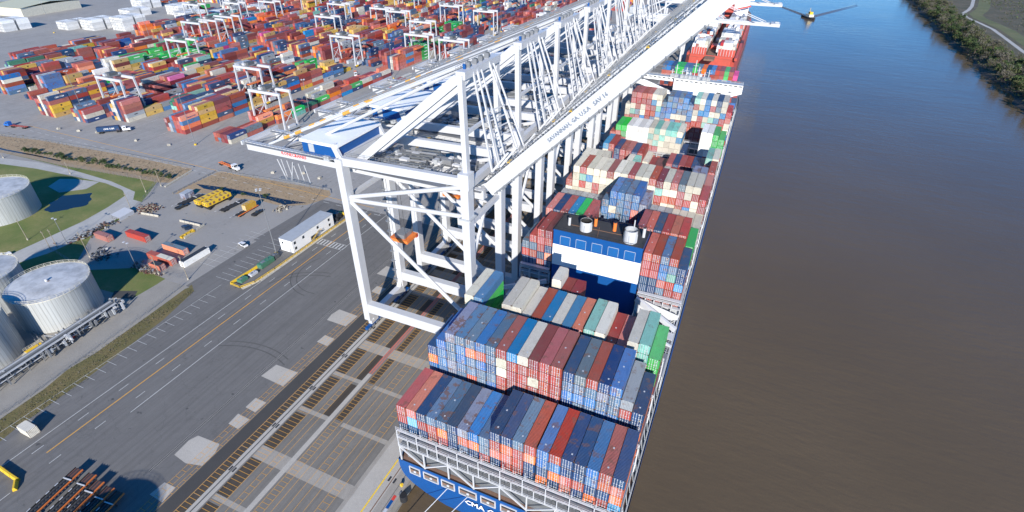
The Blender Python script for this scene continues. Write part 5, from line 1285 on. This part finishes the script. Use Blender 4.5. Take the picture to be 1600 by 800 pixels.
def tractor(label, x, y, rz, m, L=0, load=None, lm=None, grp='road tractors and trailers', chm=None):
    t = thing('truck', label, 'truck', (x, y, .02), rz, grp)
    b = MB(); b.box(-1.2, 1.2, 1.0, 1.2, 3.4, 3.3, m); b.box(-1.1, 3.4, 1.0, 1.1, 5.2, 2.0, m); b.prism([(-1.1, 5.2), (1.1, 5.2), (.9, 5.5), (-.9, 5.5)], .7, 1.8, m); b.build('cab', t)
    b = MB(); b.face([(-1.0, 3.45, 2.05), (1.0, 3.45, 2.05), (1.0, 3.42, 3.0), (-1.0, 3.42, 3.0)][::-1], glass); b.box(-1.24, 1.9, 2.2, 1.24, 3.1, 2.95, glass); b.build('windows', t)
    b = MB(); b.box(-.5, -2.5, .75, .5, 4.6, 1.05, dark); b.build('frame', t)
    for y_ in (4.3, -.6, -1.8):
        for s in (-1, 1): b = MB(); b.tube((s*.7, y_, .52), (s*1.2, y_, .52), .52, tyre, 12); b.build('wheel', t)
    if L:
        b = MB(); b.box(-.75, -L, 1.05, -.45, .4, 1.35, chm or orange); b.box(.45, -L, 1.05, .75, .4, 1.35, chm or orange)
        for k in range(5): y_ = -L+.2+k*(L+.0)/4.2; b.box(-1.2, y_, 1.1, 1.2, y_+.3, 1.3, chm or orange)
        b.build('chassis', t)
        for y_ in (-L+1.2, -L+2.5):
            for s in (-1, 1): b = MB(); b.tube((s*.7, y_, .52), (s*1.2, y_, .52), .52, tyre, 12); b.build('wheel', t)
    return t
tractor('white tractor pulling an empty orange chassis on the yard road', -190.6, 122.2, R(-100), carw, 11.5)
tractor('white tractor hauling a navy container at the yard front', -297.6, 134.6, R(-48), carw, 12.5, chm=dark)
ob = dup(next(o for o in COL.objects if o.get('label') == chosen[-1]['label']), (-297.6-.74*6.6-3.6+.0, 134.6-.67*6.6-6.6+.9, 1.4), None, 'navy blue container riding on the trailer of the white truck'); ob.location = (-297.6+math.sin(R(-48))*-0, 134.6, 1.42)
vv = Vector((math.sin(R(48)), math.cos(R(48)))); ob.location = (-297.6-vv.x*12.4, 134.6-vv.y*12.4, 1.42); ob.rotation_euler = (0, 0, R(-48)); ob['group'] = 'loose containers in the lot'
for c in ob.children:
    if c.name.startswith(('body', 'door')): c.material_slots[0].link = 'OBJECT'; c.material_slots[0].material = PM['N']
    if 'lettering' in c.name: bpy.data.objects.remove(c)
text('CMA CGM', 1.25, inkw, [c for c in ob.children if c.name.startswith('body')][0], frame((CW/2+.012, CL*.55, CH*.5), (0, 1, 0), (0, 0, 1)), .02)
tractor('blue tractor with an empty dark red flatbed on the yard road', -367, 111.5, R(100), plain('cab_blue', (.02, .14, .5), .4), 12, chm=plain('chassis_red', (.30, .06, .05), .7, dirt=.2))
tractor('white tractor with an orange chassis on the far cross road', -245, 300, R(-140), carw, 11.5)
# empty chassis at bottom left: dark decks with orange rails
def chassis(x, y, rz, L, label, side, deck, grp, z0=.9):
    t = thing('trailer_chassis', label, 'trailer', (x, y, 0), rz, grp)
    b = MB(); b.box(-1.2, 0, z0, -1.0, -L, z0+.35, dark); b.box(1.02, -L, z0, 1.22, 0, z0+.35, side); b.box(-1.22, -L, z0, -1.02, 0, z0+.35, dark)
    b.box(.3, -L, z0-.05, .6, 0, z0+.3, dark); b.box(-.6, -L, z0-.05, -.3, 0, z0+.3, dark); b.build('frame', t)
    b = MB(); b.box(-1.0, -3.0, z0+.1, 1.0, -.1, z0+.22, deck)
    for k in range(int(L/.9)): b.box(-1.0, -L+k*.9, z0+.05, 1.0, -L+k*.9+.35, z0+.15, dark)
    b.build('deck', t)
    b = MB(); b.box(-1.25, -3.3, z0+.3, 1.25, -3.05, z0+.5, white)
    for k in range(5): b.box(-1.27, -5.5-k*2.3, z0+.3, -1.07, -4.6-k*2.3, z0+.42, white)
    b.build('marker_strips', t)
    for y_ in (-L+1.2, -L+2.6):
        for s in (-1, 1): b = MB(); b.tube((s*.65, y_, .5), (s*1.15, y_, .5), .5, tyre, 12); b.build('wheel', t)
    b = MB(); b.box(-.8, -2.6, 0, -.6, -2.4, z0, dark); b.box(.6, -2.6, 0, .8, -2.4, z0, dark); b.build('landing_leg', t)
    return t
rustdeck = plain('rust_deck', (.14, .06, .045), .85, dirt=.4, ds=1.5)
for i, (x, y) in enumerate(((-78.5, -30.0), (-73.9, -29.6), (-70.2, -30.1), (-66.3, -30.2), (-62.9, -30.1))):
    chassis(x, y, R(8), 15, '%s chassis from the left in the row of rusty orange trimmed trailers' % ORD[i], orange, rustdeck, 'parked trailer chassis at bottom left', 1.6)
chassis(-178.8, 92, R(-4), 12, 'empty black flatbed trailer left of the yellow counterweights', dark, darkm, 'flatbed trailers in the lot')
chassis(-155.6, 96.4, R(-6), 12.5, 'empty black flatbed trailer right of the yellow counterweights', dark, darkm, 'flatbed trailers in the lot')
chassis(-146.5, 95.5, 0, 12, 'orange chassis under the short mustard yellow container', orange, plain('chassis_orange', (.6, .14, .06), .7), 'flatbed trailers in the lot', .8)
# yellow spreader beams on stands
for i, (x, y) in enumerate(((-170.6, 83), (-165.6, 83.2))):
    t = thing('yellow_spreader', '%s of two long yellow slotted lifting beams on black stands' % ('left' if i == 0 else 'right'), 'lifting beam', (x, y, 0), R(-4), 'yellow lifting beams')
    b = MB(); b.box(-1.7, 0, 1.7, 1.7, 13.2, 3.6, yellow); b.build('beam', t)
    b = MB()
    for y_ in (1.2, 3.2, 6.2, 8.6, 11.0):
        b.box(1.7, y_, 2.1, 1.74, y_+1.1, 3.2, cast); b.box(-1.0, y_, 3.6, 1.0, y_+.9, 3.64, cast)
    for x_ in (-.9, .9): b.box(x_-.35, -.05, 2.1, x_+.35, 0, 3.1, cast)
    b.build('slots', t)
    b = MB()
    for y_ in (.6, 11.4): b.box(-2, y_, 0, 2, y_+.8, 1.7, black)
    b.build('stand', t)
t = thing('lifting_frame', 'short yellow lifting frame lying beside the bent barrier row', 'lifting frame', (-153.4, 60, 0), R(3))
b = MB(); b.box(-.8, 0, .3, -.4, 6.6, 1.2, yellow); b.box(.4, 0, .3, .8, 6.6, 1.2, yellow)
for k in range(4): b.box(-.8, k*2.1, .3, .8, k*2.1+.4, 1.2, yellow)
b.build('beams', t); b = MB(); b.box(-.3, 1, .4, .3, 1.6, 1.0, dark); b.box(-.3, 4, .4, .3, 4.6, 1.0, dark); b.build('hooks', t)
# small site items
t = thing('site_cabin', 'small grey blue site cabin at the edge of the dry grass', 'cabin', (-184.6, 89, 0), R(5)); b = MB(); b.box(-1.6, -2.6, .2, 1.6, 2.6, 2.7, PM['l']); b.build('wall', t); b = MB(); b.box(-1.7, -2.7, 2.7, 1.7, 2.7, 2.82, whitegrey); b.build('roof', t); b = MB(); b.box(1.6, -.5, .2, 1.66, .4, 2.2, white); b.build('door', t)
t = thing('white_awning', 'white slanted awning shelter beside the access road bend', 'shelter', (-194.3, 63, 0), R(8))
b = MB(); b.face([(-2.4, -3.8, 2.6), (2.2, -3.8, 1.6), (2.2, 3.8, 1.6), (-2.4, 3.8, 2.6)], white); b.box(2.1, -3.8, 0, 2.2, 3.8, 1.6, white); b.build('cover', t); b = MB()
for s in (-3.6, 3.6): b.beam((-2.2, s, 0), (-2.2, s, 2.6), .12, .12, galv)
b.build('post', t)
for i, (x, y, w_, l_, h_, m_, lb) in enumerate(((-105.9, 60.2, 1.2, 3.4, 2.0, PM['G'], 'green generator box behind the yellow railing'), (-106.0, 65.3, 1.0, 1.3, 1.8, darkm, 'dark pump unit next to the lamp mast base'), (-105.2, 52.8, .9, 1.6, 1.1, white, 'low white machine behind the yellow railing'), (-105.9, 48.2, 1.2, 1.6, 1.3, PM['G'], 'green pump unit at the end of the yellow railing'))):
    t = thing('machine', lb, 'machine', (x, y, 0)); b = MB(); b.box(-w_, -l_, .2, w_, l_, h_, m_); b.build('housing', t); b = MB(); b.box(-w_*.8, -l_*.8, 0, w_*.8, l_*.8, .2, dark); b.build('skid', t); b = MB(); b.tube((0, l_*.4, h_), (0, l_*.4, h_+.5), .12, darkm, 8); b.box(-w_*.5, -l_*.6, h_, w_*.4, -l_*.1, h_+.15, galv); b.build('exhaust', t)
t = thing('wheel_loader', 'black and yellow loader machine just past the white office', 'loader', (-104, 102, 0), R(10))
b = MB(); b.box(-1.3, -3, .8, 1.3, 1.4, 2.0, cark); b.box(-1.1, -1.6, 2.0, 1.1, .4, 3.2, cark); b.build('body', t); b = MB(); b.box(-1.5, 3, .2, 1.5, 4.2, 1.3, yellow); b.beam((-.8, 1.2, 1.6), (-.8, 3.2, .8), .3, .3, yellow); b.beam((.8, 1.2, 1.6), (.8, 3.2, .8), .3, .3, yellow); b.build('bucket', t)
for y_ in (-1.9, 1.0):
    for s in (-1.2, 1.2): b = MB(); b.tube((s-.3, y_, .8), (s+.3, y_, .8), .8, tyre, 14); b.build('wheel', t)
# scrap beside the lot
sr = random.Random(9)
def scrap(label, cx, cy, rx, ry, n, mats):
    b = MB()
    for k in range(n):
        x = cx+sr.gauss(0, rx); y = cy+sr.gauss(0, ry); s = sr.uniform(.3, 1.5); h = sr.uniform(.1, 1.1)
        b.beam((x, y, sr.uniform(0, h)), (x+sr.uniform(-s, s)*1.2, y+sr.uniform(-s, s)*1.2, sr.uniform(.1, h+.2)), sr.uniform(.1, .9), sr.uniform(.1, .6), sr.choice(mats))
    tag(b.build('scrap_heap'), label, 'scrap', kind='stuff')
scrap('heap of scrap metal and rubbish beside the access road', -193.5, 49.5, 1.4, 6, 170, (whitegrey, darkm, dark, galv, rustdeck, cast, bark, dark))
scrap('dark scrap machinery in the round tank shadow', -172.5, 38, 3, 1.8, 60, (dark, darkm, galv, dark))
scrap('timber debris around the rusty containers', -146, 38, 3.8, 1.0, 120, (woodm, rustdeck, bark, galv))
scrap('pile of pale rubble near the orange chassis', -134.5, 98, 1.1, 1.8, 60, (concpost, woodm, bark))
scrap('brown heap of branches beside the fence corner', -190.5, 72, 2.5, 2.2, 120, (bark, rustdeck, woodm))
# road cones / small white blocks along the yard edge
b = MB(); b.box(-.9, -.7, 0, .9, .7, .9, concpost); b.box(-.5, -.3, .9, .5, .3, 1.1, concpost); o0 = b.build('concrete_block')
for i, (x, y) in enumerate(((-337, 121), (-322, 124), (-309, 127), (-275, 128), (-251, 131), (-167, 127), (-152, 133), (-140, 132))):
    o = o0 if i == 0 else o0.copy()
    if i: COL.objects.link(o)
    o.location = (x, y, .02); o.rotation_euler = (0, 0, i*.7); tag(o, '%s small pale concrete block from the left, on the paving before the yard' % ordw(i+1), 'concrete block', 'concrete blocks before the yard')

# ------------------------------------------------------------------ far side of the yard
wh = thing('warehouse', 'low wide warehouse with pale green roof at top left', 'warehouse', (-790, 372, 0), R(6))
b = MB(); b.box(-120, -34, 0, 22, 40, 10, cream); b.build('wall', wh); b = MB(); b.face([(-121, -35, 10.01), (23, -35, 10.01), (23, 3, 13), (-121, 3, 13)], plain('warehouse_roof', (.50, .50, .36), .6, dirt=.1)); b.face([(-121, 3, 13), (23, 3, 13), (23, 41, 10.01), (-121, 41, 10.01)], bpy.data.materials['warehouse_roof']); b.build('roof', wh)
b = MB(); b.box(-50, -36, 11.8, -34, 0, 13.2, whitegrey); b.build('roof_panel', wh)
def rack(x, y, n, lv, label):
    t = thing('reefer_rack', label, 'container rack', (x, y, 0), 0, 'white refrigerated racks at top left')
    b = MB()
    for k in range(n):
        for l in range(lv): b.box(-1.25-k*2.6, 0, l*CH, 1.2-k*2.6, CL, (l+1)*CH-.05, PM['W'], bottom=False); b.box(-1.25-k*2.6, CL+2, l*CH, 1.2-k*2.6, 2*CL+2, (l+1)*CH-.05, PM['W'], bottom=False)
    b.build('containers', t); b = MB()
    for k in range(n+1):
        for y_ in (-.8, CL+.5, CL+1.5): b.beam((1.3-k*2.6, y_, 0), (1.3-k*2.6, y_, lv*CH+1.4), .18, .18, galv)
    for l in range(1, lv+1): b.beam((1.3, -.8, l*CH), (1.3-n*2.6, -.8, l*CH), .14, .14, galv); b.beam((1.3, CL+1, l*CH), (1.3-n*2.6, CL+1, l*CH), .3, .14, galv)
    b.build('frame', t)
for i, (x, y, n, lv, l) in enumerate(((-690, 280, 9, 4, 'white stacked refrigerated containers in a frame at the left edge'), (-640, 315, 7, 3, 'low white refrigerated rack right of the warehouse'), (-612, 325, 8, 4, 'middle white refrigerated rack near the warehouse'),
      (-580, 338, 8, 5, 'tallest white refrigerated rack of the near group'), (-560, 400, 8, 4, 'white rack behind the tallest one'), (-530, 420, 8, 4, 'white rack left of the yard cranes at upper left'), (-610, 430, 9, 4, 'far white rack behind the warehouse corner'),
      (-520, 470, 8, 4, 'white rack beyond the orange stacks'), (-640, 520, 9, 4, 'farthest white rack at the top edge'), (-560, 560, 9, 4, 'white rack at the top edge, upper left'), (-650, 395, 8, 3, 'low white rack behind the near racks'), (-690, 440, 8, 4, 'white rack right of the warehouse roof'), (-740, 520, 9, 4, 'distant white rack beyond the warehouse'), (-590, 500, 8, 5, 'tall white rack in the far group'))):
    rack(x, y, n, lv, l)
b = MB(); fr = random.Random(21)
for k in range(170):
    x = -1250+k*5.2+fr.uniform(-1, 1); y = 560-(k*.8) if x < -900 else 545-(x+900)*.32+fr.choice((0, 16)); c = fr.choice('rrmyywgoWkN')
    b.box(x, y, .1, x+2.5, y+CL, fr.choice((1, 1, 2))*CH, PM[c], bottom=False)
tag(b.build('row_of_parked_trailers'), 'row of parked trailers and containers behind the warehouse', 'container', kind='stuff')
for i, (x, y, a, b2, h, mt, l) in enumerate(((-1000, 560, 60, 24, 9, whitegrey, 'grey roofed shed beyond the warehouse'), (-900, 660, 70, 30, 8, cream, 'pale distant shed at top left'), (-1150, 520, 50, 40, 9, whitegrey, 'grey building at the far left corner'))):
    t = thing('distant_shed', l, 'shed', (x, y, 0)); b = MB(); b.box(-a, -b2, 0, a, b2, h, mt); b.build('wall', t); b = MB(); b.box(-a-1, -b2-1, h, a+1, b2+1, h+.8, mt); b.build('roof', t)

# low service blocks between the gantry cranes and the yard
for i, (x, y) in enumerate(((-84, 146), (-88, 190), (-92, 236), (-96, 300))): pass
# straddle lattice machinery seen between the cranes: parked chassis and gear below
b = MB(); gr = random.Random(31)
for k in range(150):
    y = gr.uniform(150, 520); x = gr.uniform(-150, -66); c = gr.choice('rrmNygwW'); L_ = 12.2
    b.box(x, y, 1.2, x+2.4, y+L_, 1.2+CH*gr.choice((.15, .15, 1)), PM[c] if gr.random() < .6 else darkm, bottom=False)
tag(b.build('parked_trailers'), 'scattered trailers and trucks parked between the gantry cranes and the yard', 'trailer', kind='stuff')

# ------------------------------------------------------------------ bushes and trees
def leafclump(b, c, r, n, m, rg, flat=1.0, s=(.25, .6)):
    for _ in range(n):
        a = rg.uniform(0, 6.283); u = rg.uniform(-1, 1); q = r*rg.random()**.45
        p = Vector((c[0]+q*math.cos(a)*math.sqrt(1-u*u), c[1]+q*math.sin(a)*math.sqrt(1-u*u), c[2]+q*u*flat))
        d1 = Vector((rg.gauss(0, 1), rg.gauss(0, 1), rg.gauss(0, .6))).normalized(); d2 = d1.cross(Vector((rg.gauss(0, 1), rg.gauss(0, 1), rg.gauss(0, 1)))).normalized(); k = rg.uniform(*s)
        b.face([p-d1*k, p+d2*k*.7, p+d1*k, p-d2*k*.7], m)
def treemeshes(seed, h, spread, mats, dense=1.0):
    rg = random.Random(seed); tb = MB(); cb_ = MB()
    tb.tube((0, 0, -1), (rg.uniform(-.3, .3), 0, h*.5), .22*h/8, bark, 6, .12*h/8)
    for k in range(8):
        a = rg.uniform(0, 6.283); z0 = h*rg.uniform(.2, .5); e = Vector((math.cos(a)*spread*rg.uniform(.4, .95), math.sin(a)*spread*rg.uniform(.4, .95), h*rg.uniform(.5, .98)))
        tb.tube((0, 0, z0), e, .07*h/8, bark, 5, .03*h/8)
        leafclump(cb_, e, spread*rg.uniform(.32, .55), int(62*dense), mats[rg.randint(0, len(mats)-1)], rg, .8, (.22, .5))
        for _ in range(2):
            e2 = e*rg.uniform(.7, 1.05)+Vector((rg.gauss(0, spread*.3), rg.gauss(0, spread*.3), rg.gauss(0, h*.08)))
            leafclump(cb_, e2, spread*rg.uniform(.2, .36), int(30*dense), mats[rg.randint(0, len(mats)-1)], rg, .8, (.2, .45))
    return tb.mesh('trunk'), cb_.mesh('crown')
TV = [treemeshes(1, 9, 4.2, [foliage[0], foliage[3]]), treemeshes(2, 7.5, 3.8, [foliage[1], foliage[0]]), treemeshes(3, 9.5, 4, [foliage[2], foliage[1]], .55), treemeshes(4, 6, 3.6, [foliage[3], foliage[0]], 1.2), treemeshes(5, 8, 3.6, [foliage[2]], .5)]
tw = ['leafy green', 'olive bushy', 'pale thinly leaved', 'low dark dense', 'bare grey winter']
def tree(v, x, y, z, s, label, grp, name='riverside_tree'):
    t = thing(name, label, 'tree', (x, y, z), rnd.uniform(0, 6.28), grp); t.scale = (s, s, s*rnd.uniform(.85, 1.15))
    for nme, me in (('trunk', TV[v][0]), ('crown', TV[v][1])): o = bpy.data.objects.new(nme, me); COL.objects.link(o); o.parent = t
tr_ = random.Random(17)
y = 395.0; k = 0
while y < 1130:
    ex = 243+max(0, (y-760)*.035)
    for r_ in range(3):
        v = tr_.choice((0, 1, 2, 3, 4, 2, 1)); x = ex+8+r_*8.5+tr_.uniform(-3, 3); yy = y+tr_.uniform(-4, 4)
        pathx = 292 if yy < 650 else 296
        if x > pathx-10: continue
        tree(v, x, yy, (-1.5, .3, 1.6)[r_], tr_.uniform(.7, 1.3), '%s tree %s, %s from the right picture edge' % (tw[v], ("at the water's edge", 'halfway up the bank', 'beside the levee path')[r_], ordw(k+1)), 'trees on the far river bank')
    y += 9.0; k += 1
# the label must hold for all: every bank tree of a kind shares it
for i in range(26):
    x = -318+i*4.3; yy = 90.5+i*.36+tr_.uniform(-1, 1.2); v = tr_.choice((3, 3, 1))
    tree(v, x, yy, 0, tr_.uniform(.25, .5), 'dark bush, %s from the left in the hedge along the ditch' % ordw(i+1), 'bushes along the ditch', 'ditch_bush')
for x, yy, w_ in ((-161, 101.5, 'middle'), (-176, 101, 'left'), (-149, 104, 'right')): tree(3, x, yy, 0, .3, '%s low dark bush at the ditch in the second grass patch' % w_, 'bushes in the second grass patch', 'ditch_bush')
b = MB(); mg = random.Random(77)
for _ in range(5200):
    y = mg.uniform(380, 1150); x = mg.uniform(322 if y > 700 else 312, 560); s = mg.uniform(.5, 1.7)
    if y > 860: x += 20
    leafclump(b, (x, y, 2.2+s*.2), s, 5, foliage[mg.choice((0, 1, 2, 2, 1, 3))], mg, .4, (.3, .8))
for _ in range(5200):
    y = mg.uniform(380, 1150); ex = 243+max(0, (y-760)*.035); x = ex+mg.uniform(3, 38)
    if x > 285: continue
    s = mg.uniform(.5, 1.5); leafclump(b, (x, y, max(-3.2, min(2.2, (x-ex-7)*.19-1.2))+s*.3), s, 6, foliage[mg.choice((0, 1, 2, 4-1, 2))], mg, .6, (.25, .7))
tag(b.build('marsh_scrub'), 'low tangled scrub and reeds covering the far bank and marsh', 'scrub', kind='stuff')
b = MB(); vg = random.Random(5)
for _ in range(1500):
    yy = vg.uniform(-60, 36); x0, x1 = (-116.6, -109) if yy < -8 else (-119.5, -111.5-(yy+8)*.12); x = vg.uniform(x0, x1)
    leafclump(b, (x, yy, .12), .5, 2, foliage[vg.choice((1, 2))], vg, .3, (.08, .2))
for _ in range(2200):
    x = vg.uniform(-360, -126); yy = (vg.uniform(95, 112) if x < -208 else vg.uniform(101, 121))
    if -208 < x < -192: continue
    leafclump(b, (x, yy+(x+208)*.05 if x < -208 else yy, .12), .6, 2, foliage[2], vg, .3, (.12, .3))
tag(b.build('grass_tufts'), 'dry grass tufts on the verge and the ditch banks', 'grass', kind='stuff')

# ------------------------------------------------------------------ tugboat with its wake
tg = thing('tugboat', 'small yellow and black tugboat coming down the open river', 'tugboat', (106.5, 785, WL), R(205))
b = MB(); b.prism([(-4.2, -12), (4.2, -12), (4.8, -4), (4.6, 5), (3, 11), (0, 14), (-3, 11), (-4.6, 5), (-4.8, -4)], -1, 2.2, black, darkm); b.build('hull', tg)
b = MB(); b.box(-3, -4, 2.2, 3, 6, 5, cream); b.build('deckhouse', tg); b = MB(); b.box(-2, 0, 5, 2, 4.5, 7.8, yellow); b.build('wheelhouse', tg)
b = MB(); b.box(-2.03, .3, 6.3, 2.03, 4.2, 7.3, glass); b.build('windows', tg); b = MB(); b.tube((0, -1, 5), (0, -1, 12), .2, yellow, 6); b.tube((-1.5, -2.6, 5), (-1.5, -2.6, 8), .5, yellow, 8); b.build('mast', tg)
b = MB(); b.tube((0, 13.6, 1.2), (0, 14.4, 1.2), 1.2, black, 10); b.build('bow_fender', tg)
